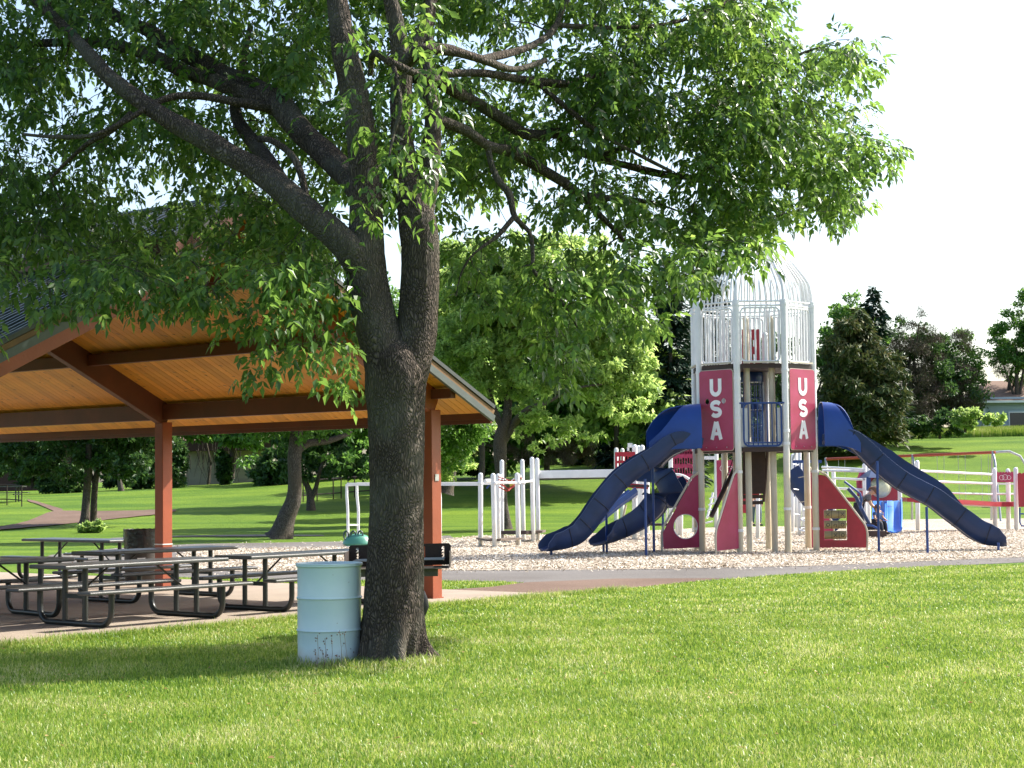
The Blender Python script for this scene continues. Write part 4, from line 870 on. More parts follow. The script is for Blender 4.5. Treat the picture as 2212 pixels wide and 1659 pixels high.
chn, _ = channel('small_slide', [P(1374,1068,46.3), P(1355,1082,46.2), P(1340,1093,46.1), P(1320,1109,46), P(1300,1126,45.9), P(1290,1133,45.9)], .45, ([0,1], [.16,.16]), ([0,1], [.2,.2]), SV, BLUEM, rs)
ltube(rs, [P(1340,1148,46.4), P(1352,1090,46.4)], .03, 'slide_leg', BEIGE)
m = MB(); cc = P(1462,1075,47.3); m.tube([cc+Vector((.55*math.cos(a_), 0, .62*math.sin(a_))) for a_ in np.linspace(.1, 2.6, 16)], .035, 8); m.tube([cc+Vector((.42*math.cos(a_), 0, .50*math.sin(a_))) for a_ in np.linspace(.1, 2.6, 16)], .025, 8); m.build('arched_rail', WHITE, rs, smooth=True)
for x in (1400, 1411, 1440, 1446, 1520): ppost(rs, x, 1150, 1095, .03)
lbar(rs, P(1405,1133,46.8), P(1450,1133,46.8), .5, .06, 'step', DECK)
# small chain seat seen through the round hole
m = MB(); m.tube([P(1527,1120,45.5), P(1534,1095,45.6), P(1540,1064,45.7)], .03, 6); m.build('loop_ladder', WHITE, rs)
for k in range(5): ltube(rs, [P(1524+k*2,1130-k*13,45.4), P(1540+k,1126-k*13,45.4)], .022, 'loop_rung', WHITE)
# rungs and posts under the tower, further back
for x, yb, yt in ((1637,1166,1070), (1660,1166,1062), (1585,1160,1080), (1727,1158,970), (1712,1150,980)): ppost(rs, x, yb, yt, .055)
m = MB(); m.bar(P(1604,1108,47), P(1606,1065,47), .3, .2); m.build('red_pad', REDP, rs)
rr_ = thing('right_play_structure', G(2000, 1142), 'white railed walkway with red boards, blue roofed panel and twin slides on the right', 'play structure')
YR = 50.5
for q in ((1720,1140,973), (1737,1145,1000), (1802,1140,1010), (1869,1148,1001), (1877,1146,1006), (1945,1150,1046), (1983,1146,994), (2150,1146,1010), (2179,1145,1012), (2196,1146,1009), (1937,1140,1050)): ppost(rr_, q[0], q[1], q[2], .068, lean=-2)
for (x0,y0,x1,y1,Y0,Y1) in ((1776,1009,1866,1014,52,50), (1776,1016,1866,1018,50.5,50.5), (1800,1033,1866,1036,52,50), (1810,1055,1866,1058,52,50), (1985,1017,2148,1025,YR,53), (1985,1039,2148,1045,YR,53), (1960,1062,2148,1068,YR,53), (2152,1067,2192,1067,53,53), (1950,1058,1980,1061,YR,YR)):
    ltube(rr_, [P(x0,y0,Y0), P(x1,y1,Y1)], .035 if y0 < 1060 else .028, 'rail', WHITE)
lbar(rr_, P(1953,1079,YR), P(2000,1081,YR), .8, .12, 'walkway_board', REDP); lbar(rr_, P(2000,1081,YR+.2), P(2146,1090,53), .8, .13, 'walkway_board', REDP); lbar(rr_, P(2152,1089,53), P(2196,1089,53), .8, .14, 'walkway_board', REDP)
lbar(rr_, P(1800,1079,50.5), P(1868,1079,50.5), .9, .12, 'walkway_board', REDP)
def panel(parent, x0, x1, y0, y1, Y, m_, name, hole=None, wave=False):
    a, b = P(x0,y1,Y), P(x1,y0,Y); W, H = b.x-a.x, b.z-a.z; top = [(W,H), (0,H)]
    if wave: top = [(W*(1-k/12), H+.02*(k % 2)*2) for k in range(13)]
    m = MB(); m.prism([(0,0), (W,0)]+top, a, Vector((1,0,0)), UZV, .03, [hole(W,H)] if hole else None); return m.build(name, m_, parent), a, W, H
pn, a, W, H = panel(rr_, 2152, 2189, 1021, 1042, 52.8, REDF, 'swirl_panel', wave=True)
for cx, cz, q_ in ((.16,.14,.07), (.26,.15,.08), (.38,.14,.06)):
    m = MB(); m.tube([a+Vector((cx+q_*math.cos(t_), -.02, cz+q_*math.sin(t_))) for t_ in np.linspace(0, 7, 22)], .006, 4); m.build('swirl', LETTER, pn)
lbar(rr_, P(2152,1045,52.8), P(2190,1045,52.8), .05, .05, 'rail', WHITE)
panel(rr_, 2200, 2250, 1023, 1095, 52, REDP, 'red_side_panel', wave=True)
ltube(rr_, [P(2203,1097,51.5), P(2203,1128,51.5), P(2207,1136,51.5), P(2230,1136,51.5)], .025, 'loop_bar', BLUEM); ltube(rr_, [P(2203,1110,51.5), P(2225,1110,51.5)], .02, 'loop_bar', BLUEM)
# playhouse front with bubble window and blue roof
pn, a, W, H = panel(rr_, 1878, 1938, 1028, 1082, 49.6, REDP, 'bubble_panel', hole=lambda W, H: circ(W*.40, H*.55, .27)[::-1])
BUB = mat('cloudy_yellow_bubble', (.62,.62,.42), (.50,.50,.33), rough=.25, scale=5)
m = MB(); m.lathe(a+Vector((W*.40, .02, H*.55)), [(.29,0), (.27,.10), (.20,.19), (.10,.24), (.01,.25)], 24, Matrix.Rotation(R(90), 3, 'X')); m.build('bubble_window', BUB, pn, smooth=True)
m = MB(); m.tube([a+Vector((W*.40+.285*math.cos(a_), -.03, H*.55+.285*math.sin(a_))) for a_ in np.linspace(0, 6.283, 24, endpoint=False)], .018, 6, closed=True); m.build('bubble_ring', BEIGE, pn)
q1, q2, q3, q4 = P(1876,1032,49.3), P(1925,1032,49.3), P(1918,1012,50.2), P(1884,1012,50.2)
m = MB(); m.add([q1, q2, q3, q4, q1+Vector((0,1.8,0)), q2+Vector((0,1.8,0))], [(0,1,2,3), (4,5,2,3), (0,3,4), (1,2,5), (0,1,5,4)]); m.build('blue_roof', BLUEP, rr_)
lbar(rr_, P(1876,1060,49.4), P(1876,1030,49.4), .05, .12, 'blue_frame', BLUEM)
m = MB(); m.tube([P(1858,1072,50.8), P(1856,1040,50.8), P(1862,1022,50.8), P(1866,1020,50.8)], .09, 10); m.build('red_tube_edge', REDF, rr_, smooth=True)
BLIT = mat('sunlit_blue_plastic', (.05,.20,.62), (.04,.16,.52), rough=.3, scale=3)  # blue brightened in the colour itself so the twin slides look sunlit
for x0, x1, yb, Y in ((1886,1911,1138,49.0), (1915,1946,1153,49.0)):
    L = [P((x0+x1)/2, 1083, Y+1.0), P((x0+x1)/2, 1100, Y+.4), P((x0+x1)/2, yb-14, Y-.6), P((x0+x1)/2, yb-4, Y-1.1), P((x0+x1)/2+1, yb-3, Y-1.5)]
    channel('twin_slide', [Vector(p) for p in catmull([tuple(p) for p in L], 5)], (x1-x0)/3800*Y*.98, ([0,.5,1], [.10,.18,.12]), ([0,.5,1], [.10,.18,.12]), Vector((1,0,0)), BLIT, rr_)
# blue barred landing behind the tower, straight slide and coil pole
bl = rr_
lbar(bl, P(1712,997,49), P(1775,997,49), .06, .08, 'blue_top_rail', BLUEM)
for k in range(9): ltube(bl, [P(1716+k*6.5,999,49), P(1716+k*6.5,1073,49)], .016, 'blue_bar', BLUEM, 6)
m = MB(); m.bar(P(1738,1035,49), P(1750,1035,49), .04, .95); m.build('blue_plate', BLUEM, bl)
channel('straight_slide', [P(1696,1034,44.2), P(1715,1060,44), P(1740,1092,43.8), P(1765,1122,43.6), P(1790,1150,43.4)], .50, ([0,1], [.42,.40]), ([0,1], [.34,.34]), SV, BLUEP, rr_)
ltube(bl, [P(1712,994,47), P(1722,966,47)], .03, 'grab_bar', STEEL)
pb, pt_ = ppost(rr_, 1749, 1158, 1090, .045); m = MB(); m.tube([pb+Vector((.20*math.cos(t_)*(.6+.05*t_), .20*math.sin(t_), .86-t_*.043)) for t_ in np.linspace(0, 19, 80)], .026, 6); m.build('coil_climber', WHITE, rr_, smooth=True)
# railed brown steps where the woman stands
st_ = thing('play_steps', G(1893, 1163), 'dark brown coated play steps with a blue curved hand rail, before the woman', 'steps')
yb_ = G(1893,1163).y
for x0, x1, y0, y1, dy in ((1872,1916,1130,1145,.5), (1878,1915,1147,1162,0)):
    a = P(x0,y1,yb_+dy); b = P(x1,y0,yb_+dy); m = MB(); m.box(((a.x+b.x)/2, yb_+dy+.3, (a.z+b.z)/2), (b.x-a.x, .6, b.z-a.z)); m.build('step', DECK, st_, bevel=.01)
ltube(st_, [P(1824,1040,yb_), P(1845,1056,yb_), P(1858,1066,yb_), P(1861,1080,yb_), P(1858,1100,yb_)], .03, 'hand_rail', BLUEM); ltube(st_, [P(1832,1055,yb_+.3), P(1850,1075,yb_+.3), P(1866,1110,yb_+.3), P(1878,1132,yb_+.3)], .05, 'side_guard', BLUEP)
ltube(st_, [P(1870,1135,yb_), P(1885,1136,yb_-.2), P(1897,1142,yb_-.3)], .03, 'hand_rail', BLUEM)
# ---------------------------------------------------------------- swing set 
ya = 66.0; sw = thing('swing_set', (P(1950,1100,ya).x, ya, 0), 'long swing set with a red top beam and grey bent legs below the hill', 'swing set')
RB = mat('orange_red_beam', (.42,.07,.04), (.34,.05,.03), rough=.45); A0 = P(1783,992,ya+3); A1 = P(2150,977,ya-2)
def sp(t_): return A0.lerp(A1, t_)
ltube(sw, [A0, A1], .055, 'top_beam', RB, 10)
for t_ in (0, .53, .985):
    q = sp(t_); 
    for dx, dy in ((.0, -.85), (.15, .95)):
        m = MB(); m.tube([q+Vector((0,0,.03)), q+Vector((dx*.4,dy*.35,-.35)), Vector((q.x+dx, q.y+dy, 0))], .045, 8); m.build('leg', STEEL, sw, smooth=True)
m = MB(); m.tube([sp(.985), A1+Vector((.5,0,.03)), A1+Vector((.9,0,-.15)), A1+Vector((1.15,-.2,-.7)), A1+Vector((1.4,-.5,-A1.z+.0))], .045, 8); m.build('bent_end_leg', STEEL, sw, smooth=True)
SEATM = mat('black_swing_seat', (.02,.02,.02), rough=.6)
for x0, x1 in ((1813, 1840), (2074, 2100), (2121, 2146), (2030, 2052)):
    t0 = (P(x0,985,ya).x-P(1783,985,ya).x)/(P(2150,985,ya).x-P(1783,985,ya).x); t1 = t0+.027
    a, b = sp(t0), sp(t0+.04); s0, s1 = Vector((a.x+.02, a.y, .50)), Vector((b.x-.02, b.y, .50))
    ltube(sw, [a, s0], .009, 'chain', STEEL, 4); ltube(sw, [b, s1], .009, 'chain', STEEL, 4)
    m = MB(); m.bar(s0, s1, .16, .02); m.build('swing_seat', SEATM, sw)
# ================================================================== PEOPLE
SKIN = mat('skin', (.52,.30,.20), (.48,.27,.18), rough=.55); HAIR = mat('brown_hair', (.16,.07,.03), (.10,.045,.02), rough=.5, scale=30)
JEAN = mat('dark_trousers', (.02,.025,.04), (.03,.035,.05), rough=.8); SHIRT = mat('black_checked_shirt', (.05,.05,.055), (.16,.15,.16), rough=.8, scale=55); PINKS = mat('grey_blue_jeans', (.10,.14,.18), (.07,.10,.14), rough=.8); LSH = mat('pale_shirt', (.55,.53,.52), (.45,.43,.42), rough=.8)
TEALS = mat('dark_green_top', (.03,.07,.05), rough=.8); BLUES = mat('child_blue_shirt', (.03,.08,.22), (.02,.05,.14), rough=.8, scale=30)
def skinned(name, V_, E_, Rr, m_, parent, root=0, sub=2):
    me = bpy.data.meshes.new(name); o0 = ORG[parent.name]; me.from_pydata([tuple(Vector(v)-o0) for v in V_], E_, []); o = bpy.data.objects.new(name, me); COL.objects.link(o); o.parent = parent; ORG[o.name] = o0.copy(); me.materials.append(m_)
    sk = o.modifiers.new('skin', 'SKIN'); sk.use_smooth_shade = True
    for i, d in enumerate(me.skin_vertices[0].data): r_ = Rr[i]; d.radius = r_ if hasattr(r_, '__len__') else (r_, r_); d.use_root = (i == root)
    s_ = o.modifiers.new('subdivision', 'SUBSURF'); s_.levels = sub; s_.render_levels = sub; return o
def person(base, label, J, cloth, facing, hair=True, scale=1.0, glasses=False):
    """J: joints relative to base in a frame x = facing direction, y = left, z up"""
    t = thing('person', base, label, 'person'); fx = Vector((math.cos(facing), math.sin(facing), 0)); fy = Vector((-fx.y, fx.x, 0))
    W = {k: Vector(base)+(fx*v[0]+fy*v[1]+Vector((0,0,v[2])))*scale for k, v in J.items()}
    names = list(W); idx = {k: i for i, k in enumerate(names)}; S_ = scale
    rad = dict(pel=(.15*S_,.12*S_), belly=(.135*S_,.10*S_), chest=(.16*S_,.11*S_), neck=.055*S_, head0=.085*S_, head=.105*S_, crown=.075*S_)
    E_ = [('pel','belly'), ('belly','chest'), ('chest','neck'), ('neck','head0'), ('head0','head'), ('head','crown')]
    for s_ in 'LR':
        E_ += [('chest','sh'+s_), ('sh'+s_,'el'+s_), ('el'+s_,'wr'+s_), ('wr'+s_,'ha'+s_), ('pel','hi'+s_), ('hi'+s_,'kn'+s_), ('kn'+s_,'an'+s_), ('an'+s_,'to'+s_)]
        rad.update({'sh'+s_: .06*S_, 'el'+s_: .042*S_, 'wr'+s_: .028*S_, 'ha'+s_: .035*S_, 'hi'+s_: .09*S_, 'kn'+s_: .058*S_, 'an'+s_: .038*S_, 'to'+s_: .035*S_})
    skinned('body', [W[k] for k in names], [(idx[a], idx[b]) for a, b in E_], [rad[k] for k in names], SKIN, t, root=idx['pel'])
    def garment(nm, keys, edges, m_, grow, short=None):
        P_ = {k: W[k].copy() for k in keys}
        if short:
            for k, (a, b, f) in short.items(): P_[k] = W[a].lerp(W[b], f)
        ks = list(P_); r_ = []
        for k in ks: q = rad.get(k, .05*S_); r_.append(tuple(x+grow for x in q) if hasattr(q, '__len__') else q+grow)
        skinned(nm, [P_[k] for k in ks], [(ks.index(a), ks.index(b)) for a, b in edges], r_, m_, t)
    garment('shirt', ['pel','belly','chest','shL','shR'], [('pel','belly'), ('belly','chest'), ('chest','shL'), ('chest','shR'), ('shL','slL'), ('shR','slR')], cloth[0], .018*S_, {'slL': ('shL','elL',.6), 'slR': ('shR','elR',.6)})
    for s_ in 'LR': rad['tr'+s_] = .05*S_
    garment('trousers', ['pel','hiL','hiR','knL','knR'], [('pel','hiL'), ('pel','hiR'), ('hiL','knL'), ('hiR','knR'), ('knL','trL'), ('knR','trR')], cloth[1], .014*S_, {'trL': ('knL','anL',.92), 'trR': ('knR','anR',.92)})
    ax_ = (W['crown']-W['head0']).normalized(); fw = (fx-ax_*fx.dot(ax_)).normalized()
    if hair:
        m = MB(); M_ = Matrix((fw, ax_.cross(fw), ax_)).transposed(); r_ = .118*S_
        m.lathe(W['head']-fw*.022*S_+ax_*.02*S_, [(r_*math.cos(a_), r_*math.sin(a_)*1.15) for a_ in np.linspace(-.25, 1.5, 9)], 16, M_)
        m.tube([W['head']-fw*.10*S_+ax_*.03*S_, W['head']-fw*.15*S_-ax_*.03*S_, W['head']-fw*.14*S_-ax_*.14*S_], [.045*S_,.04*S_,.015*S_], 8); m.build('hair', HAIR, t, smooth=True)
    m = MB(); m.lathe(W['head']+fw*.10*S_-ax_*.02*S_, [(.012*S_,-.02*S_), (.016*S_,0), (.008*S_,.03*S_), (.002*S_,.035*S_)], 8); m.build('nose', SKIN, t, smooth=True)
    if glasses:
        m = MB(); lf = ax_.cross(fw)
        for q_ in (-1, 1): m.box(W['head']+fw*.098*S_+ax_*.02*S_+lf*q_*.04*S_, (.05*S_,.05*S_,.035*S_))
        m.build('sunglasses', SEATM, t, bevel=.005)
    for s_ in 'LR':
        d = (W['ha'+s_]-W['wr'+s_]).normalized(); lat = d.cross(UZV).normalized() if abs(d.z) < .95 else fy
        for k in range(4): o_ = W['ha'+s_]+lat*(k-1.5)*.019*S_; m = MB(); m.tube([o_, o_+d*.045*S_, o_+d*.075*S_-UZV*.012*S_], [.010*S_,.009*S_,.006*S_], 6); m.build('finger', SKIN, t, smooth=True)
        o_ = W['ha'+s_]-d*.01+lat*.035*S_; m = MB(); m.tube([o_, o_+lat*.025*S_+d*.02*S_, o_+lat*.02*S_+d*.05*S_], [.011*S_,.010*S_,.007*S_], 6); m.build('thumb', SKIN, t, smooth=True)
        m = MB(); m.tube([W['an'+s_]-UZV*.03*S_, W['to'+s_]+UZV*.01, W['to'+s_]+fx*.06*S_+UZV*.005], [.05*S_,.05*S_,.035*S_], 8); m.build('shoe', SEATM, t, smooth=True)
    return t
J = dict(pel=(-.20,0,.88), belly=(-.10,0,.98), chest=(.08,0,1.12), neck=(.19,0,1.20), head0=(.24,0,1.23), head=(.30,0,1.25), crown=(.35,0,1.32))
for s_, y in (('L', .17), ('R', -.17)): J.update({'sh'+s_: (.10,y,1.12), 'el'+s_: (.20,y*1.05,.88), 'wr'+s_: (.40,y*.7,.72), 'ha'+s_: (.47,y*.55,.68), 'hi'+s_: (-.16,y*.55,.84), 'kn'+s_: (-.06,y*.62,.46), 'an'+s_: (-.12,y*.65,.07), 'to'+s_: (.02,y*.7,.035)})
wp = G(1868, 1161); wp.y = yb_+.95; wp.x = P(1868,1161,wp.y).x; wp.z = .02
person(wp, 'woman bending forward in a dark checked shirt and sunglasses, hands on the child', J, (SHIRT, JEAN), R(-12), glasses=True, scale=.97)
JC = dict(pel=(0,0,.50), belly=(.02,0,.62), chest=(.03,0,.78), neck=(.03,0,.90), head0=(.04,0,.95), head=(.05,0,1.0), crown=(.05,0,1.10))
for s_, y in (('L', .15), ('R', -.15)): JC.update({'sh'+s_: (.03,y,.80), 'el'+s_: (.12,y*1.4,.62), 'wr'+s_: (.28,y*1.2,.56), 'ha'+s_: (.34,y*1.1,.55), 'hi'+s_: (.04,y*.6,.48), 'kn'+s_: (.34,y*.7,.46), 'an'+s_: (.38,y*.7,.10), 'to'+s_: (.48,y*.7,.06)})
cp = Vector((P(1896,1130,yb_+.55).x, yb_+.62, P(1896,1130,yb_+.5).z-.32)); person(cp, 'small child in a blue shirt sitting on the steps before the bending woman', JC, (BLUES, JEAN), R(-60), scale=.72)
JS = dict(pel=(0,0,.92), belly=(0,0,1.08), chest=(.01,0,1.30), neck=(.02,0,1.46), head0=(.03,0,1.52), head=(.04,0,1.58), crown=(.03,0,1.68))
for s_, y, st in (('L', .17, .1), ('R', -.17, -.12)): JS.update({'sh'+s_: (.01,y*1.05,1.36), 'el'+s_: (.0-st,y*1.3,1.10), 'wr'+s_: (.08-st,y*1.3,.87), 'ha'+s_: (.10-st,y*1.3,.79), 'hi'+s_: (0,y*.55,.86), 'kn'+s_: (.04+st,y*.5,.48), 'an'+s_: (st,y*.5,.08), 'to'+s_: (.12+st,y*.5,.035)})
ap = G(1634, 1137); person(ap, 'adult in a pale top and grey blue jeans walking behind the rocket tower', JS, (LSH, PINKS), R(-70), scale=.95)
# ================================================================== LEAVES
def unit(g, n):
    v = g.normal(size=(n,3)); return v/np.linalg.norm(v, axis=1, keepdims=True)
def leafquads(C, D, N, L, W, fold=.18):
    """pointed leaves: base C, direction D, normal-ish N, length L, width W -> V,F"""
    S = np.cross(D, N); S /= (np.linalg.norm(S, axis=1, keepdims=True)+1e-9); U = np.cross(S, D)
    L = L[:,None]; W = W[:,None]
    m1 = C+D*L*.42+S*W*.5+U*W*fold; m2 = C+D*L*.42-S*W*.5+U*W*fold; tip = C+D*L-U*L*.08; mid = C+D*L*.45
    V = np.stack([C, m1, tip, m2], 1).reshape(-1,3); i = np.arange(len(C))[:,None]*4
    F = np.concatenate([i+np.array([[0,1,2]]), i+np.array([[0,2,3]])], 0); return V, F
def crown(name, parent, ells, n, ls, m_, seed, clump=.30, nclump=60, asp=.55, up=.5, droop=.2):
    """foliage spread on the shells of many small clumps inside a few large ellipsoids"""
    g = np.random.default_rng(seed); vol = np.array([e[1][0]*e[1][1]*e[1][2] for e in ells])**.75; vol /= vol.sum(); VC = []; 
    cnt = g.multinomial(nclump, vol)
    for (c, r), k in zip(ells, cnt):
        d = unit(g, k); rad = (.30+.70*g.random(k)**.45)[:,None]; cc = np.array(c)+d*rad*np.array(r); rr = clump*min(r[0], r[2])*g.uniform(.55, 1.25, k)
        for a, b in zip(cc, rr): VC.append((a, b))
    w = np.array([b**2 for a, b in VC]); w /= w.sum(); cn = g.multinomial(n, w); C = []
    for (a, b), k in zip(VC, cn):
        d = unit(g, k); d[:,2] = d[:,2]*.62+.10; C.append(a+d*(b*(.55+.6*g.random(k)))[:,None])
    C = np.concatenate(C); k = len(C); D = unit(g, k); D[:,2] -= droop; D /= np.linalg.norm(D, axis=1, keepdims=True)
    N = unit(g, k)*(1-up); N[:,2] += up; L = g.uniform(.7, 1.3, k)*ls; V, F = leafquads(C, D, N, L, L*asp)
    o = rawmesh(name, V, F, m_, parent); return tag(o, kind='stuff')
def ell(px, py, rx, ry, Y, rz=None, dy=0):
    c = P(px, py, Y+dy); k = Y/3800; return ((c.x, c.y, c.z), (rx*k, (rz or (rx+ry)/2*k*.9), ry*k))
def limb(parent, pts, name='limb', m_=None, seg=10, rough=0, n=4, sub=None):
    """pts: (px, py, Y, radius in picture px) -> tapered bark tube"""
    L = []
    for q in pts: p = P(q[0], q[1], q[2]); L.append((p.x, p.y, p.z, q[3]*q[2]/3800))
    L = catmull(L, n); m = MB(); m.tube([Vector(q[:3]) for q in L], [max(.004, q[3]) for q in L], seg); return m.build(name, m_ or BARKG, parent, smooth=True), L
def bgtree(name, label, base, ells, trunks, m_, n, ls, seed, group='trees behind the play area', Y=None, cat='tree', tm=None, **kw):
    t = thing(name, base, label, cat, group)
    for k, tr_ in enumerate(trunks): limb(t, tr_, 'trunk' if k == 0 else 'limb', tm)
    crown('crown', t, ells, n, ls, m_, seed, **kw); return t
def at(px, py): return GT(px, py)
# --- left, seen under the roof
b = at(183, 1134); Y = b.y
bgtree('double_trunk_tree', 'tree with two close straight trunks rising beside the brown far path', b, [ell(150,975,150,60,Y), ell(270,985,110,55,Y), ell(60,985,90,50,Y), ell(345,1010,45,38,Y), ell(200,860,190,110,Y), ell(345,1040,20,18,Y-1), ell(60,940,110,70,Y), ell(320,930,90,60,Y), ell(120,1015,85,36,Y-1), ell(290,1025,70,28,Y-1), ell(350,1052,24,13,Y-1), ell(20,1010,60,40,Y)],
    [[(181,1137,Y,17), (183,1122,Y,10), (187,1070,Y,8.5), (190,1020,Y,8), (192,960,Y,6)], [(202,1131,Y+.5,8), (203,1080,Y+.5,7), (207,1035,Y+.5,6.5), (216,990,Y+.5,5)], [(203,1045,Y+.5,4), (196,1020,Y+.5,3), (185,990,Y,2)]], LEAFD, 26000, .21, 21, nclump=190)
b = at(612, 1165); Y = b.y
bgtree('leaning_tree', 'large tree with a leaning grey trunk behind the picnic tables', b, [ell(560,935,110,45,Y), ell(700,950,110,52,Y), ell(820,965,90,50,Y,dy=2), ell(520,985,60,35,Y+2), ell(480,960,50,30,Y+1), ell(640,820,240,130,Y), ell(745,1000,60,30,Y+1), ell(430,930,80,25,Y+1), ell(700,700,200,120,Y+1)],
    [[(600,1170,Y,34), (608,1155,Y,27), (618,1120,Y,20), (634,1080,Y,17), (637,1040,Y,14.5), (636,990,Y,15), (640,940,Y,14), (643,880,Y,11)], [(641,975,Y,10), (665,958,Y+.3,8.5), (710,952,Y+.8,7), (760,935,Y+1.5,4)]], LEAFM, 24000, .17, 22, nclump=220)
b = P(900, 1130, 66); b.z = terr(b.x, b.y); Y = 66  # tree added to throw more shade on the far lawn
bgtree('added_shade_tree', 'added green tree shading the far lawn, mostly hidden behind the big tree trunk', b, [ell(900,880,170,110,Y), ell(880,760,150,110,Y), ell(800,960,70,45,Y), ell(975,960,60,60,Y), ell(940,700,120,80,Y)], [[(900,1133,Y,12), (902,1050,Y,10), (900,900,Y,6)]], LEAFM, 30000, .19, 26, nclump=240)
b = at(672, 1103); Y = b.y
bgtree('dark_forked_tree', 'small dark tree with a forked trunk among the shade right of the leaning trunk', b, [ell(680,985,80,48,Y), ell(620,1000,50,36,Y), ell(745,1005,60,40,Y), ell(800,1000,70,45,Y+1), ell(700,900,140,70,Y+2), ell(850,940,90,70,Y+3)],
    [[(672,1106,Y,11), (671,1085,Y,9), (668,1062,Y,7), (655,1030,Y,5), (645,1000,Y,4)], [(671,1080,Y,6), (682,1055,Y,5), (690,1020,Y,4), (700,990,Y,3)]], LEAFD, 18000, .20, 23, nclump=150)
for k, (px, py, rx, ry, Y, lab) in enumerate([(70,1005,75,48,98,'dark evergreen shrub mass above the black hand rail at the far edge'), (140,1035,60,32,95,'low dark bush behind the double trunked tree, by a pale stump'), (290,1020,70,40,100,'dark broad bush between the double trunked tree and the red post'),
        (485,1010,14,40,100,'dark climbing bush on the beige wall'), (385,1010,16,60,96,'tall narrow bush with pale tips beside the beige wall'), (590,1005,50,45,92,'dark thick bush to the left of the leaning trunk, above the shaded slope'), (770,1010,90,42,94,'dark hedge bush behind the black hand rail')]):
    b = P(px, py+ry, Y); b.z = terr(b.x, b.y); bgtree('shrub', lab, b, [ell(px,py,rx,ry,Y), ell(px-rx*.4,py+ry*.3,rx*.6,ry*.7,Y), ell(px+rx*.4,py+ry*.25,rx*.6,ry*.7,Y)], [[(px,py+ry+4,Y,4), (px,py+ry*.4,Y,3), (px+3,py,Y,2)]], LEAFD, 5000, .26, 30+k, 'dark bushes at the far edge of the lawn', cat='bush', nclump=50)
for px, yb, yt, w, lab in ((147,1063,1032,6,'short pale trunk stump catching sunlight at the edge of the dark bushes'), (262,1062,1025,5,'thin leaning pale trunk under the dark trees, right of the double trunks')):
    b = at(px, yb); t = thing('dead_tree', b, lab, 'tree trunk'); limb(t, [(px,yb+3,b.y,w+3), (px-3,(yb+yt)/2,b.y,w), (px-(8 if px > 200 else -4),yt,b.y,w*.7)], 'trunk')
b = at(196, 1150); Y = b.y; t = thing('leafy_bush', b, 'small round bush with pale tips in front of the double trunks', 'bush')
crown('foliage', t, [ell(196,1140,24,11,Y), ell(210,1137,15,11,Y), ell(180,1143,13,8,Y)], 2600, .13, LEAFY, 41, nclump=40)
# --- dark mass right behind everything, hides the horizon
for k, (px, py, rx, ry, Y, lab) in enumerate([(-120,930,150,120,125,'far dark tree crown at the left edge'), (80,930,150,95,125,'far dark tree crown above the hand rail'), (300,930,150,100,125,'far dark tree crown behind the double trunks'), (760,930,170,90,96,'far dark tree crown behind the forked tree'),
        (940,900,120,120,88,'far green tree crown between the big trunk and the bright tree'), (1180,860,190,150,86,'far shaded tree crown behind the tall yellow green tree'), (1040,760,150,170,80,'tall far green crown rising right of the forked limbs'), (1330,800,130,170,84,'far green crown left of the dark spruces'), (500,880,170,90,100,'far dark tree crown above the beige building'), (1600,900,110,110,116,'far dark crown behind the rocket tower legs')]):
    b = P(px, 1030, Y); b.z = terr(b.x, b.y); bgtree('far_tree', lab, b, [ell(px,py,rx,ry,Y), ell(px-rx*.5,py+ry*.4,rx*.6,ry*.6,Y), ell(px+rx*.5,py+ry*.4,rx*.6,ry*.6,Y)], [[(px,1034,Y,7), (px+2,980,Y,6), (px,py,Y,4)]], LEAFY if k in (4,7) else LEAFM if k in (5,8) else LEAFD, 14000, .40, 50+k, nclump=70)
# --- middle
b = at(964, 1062); Y = b.y
bgtree('bright_leafy_tree', 'bright sunlit leafy tree just right of the first red post', b, [ell(1000,860,70,110,Y-12), ell(960,960,50,75,Y-12), ell(1040,830,50,60,Y-12), ell(990,760,60,40,Y-12), ell(985,1005,38,38,Y-12), ell(1030,920,42,50,Y-12)],
    [[(962,1066,Y-10,20), (966,1050,Y-10,15), (975,1000,Y-10,13), (985,930,Y-11,10), (995,850,Y-12,7)]], LEAFY, 24000, .17, 61, nclump=180)
b = at(1093, 1144); Y = b.y
bgtree('tall_yellow_green_tree', 'tall yellow green tree with a slim dark trunk behind the white post climber', b, [ell(1180,640,200,130,Y), ell(1290,760,130,110,Y), ell(1340,700,90,120,Y), ell(1060,690,120,130,Y), ell(1150,800,150,90,Y), ell(1380,830,45,110,Y), ell(1230,880,150,70,Y), ell(1000,600,90,70,Y), ell(1260,560,150,60,Y), ell(1200,940,110,40,Y), ell(1120,560,110,60,Y), ell(1010,760,90,90,Y), ell(1010,620,110,110,Y+3), ell(930,660,60,90,Y+3)],
    [[(1092,1150,Y,22), (1092,1135,Y,14), (1086,1090,Y,11), (1082,1030,Y,12), (1080,960,Y,15), (1085,930,Y,13), (1095,900,Y,10), (1100,820,Y,8), (1110,700,Y,5)], [(1083,960,Y,10), (1110,915,Y,9), (1140,885,Y-1,7), (1180,870,Y-1,5)], [(1090,930,Y,8), (1065,880,Y,7), (1050,800,Y,4)], [(1180,870,Y-1,4), (1240,840,Y-1,3), (1300,830,Y-1,2)]], LEAFY, 95000, .18, 62, nclump=560, clump=.22, tm=BARKG)
b = P(1160,1010,84); b.z = terr(b.x, b.y)
bgtree('twiggy_shrub', 'tangled grey brown bare twig shrub under the tall yellow green tree', b, [ell(1160,960,130,45,84), ell(1270,975,110,36,84), ell(1060,985,80,30,84)], [[(1150,1012,84,4), (1152,985,84,3), (1158,950,84,2)]], TWIGM, 9000, .20, 63, cat='bush', asp=.12, nclump=60)
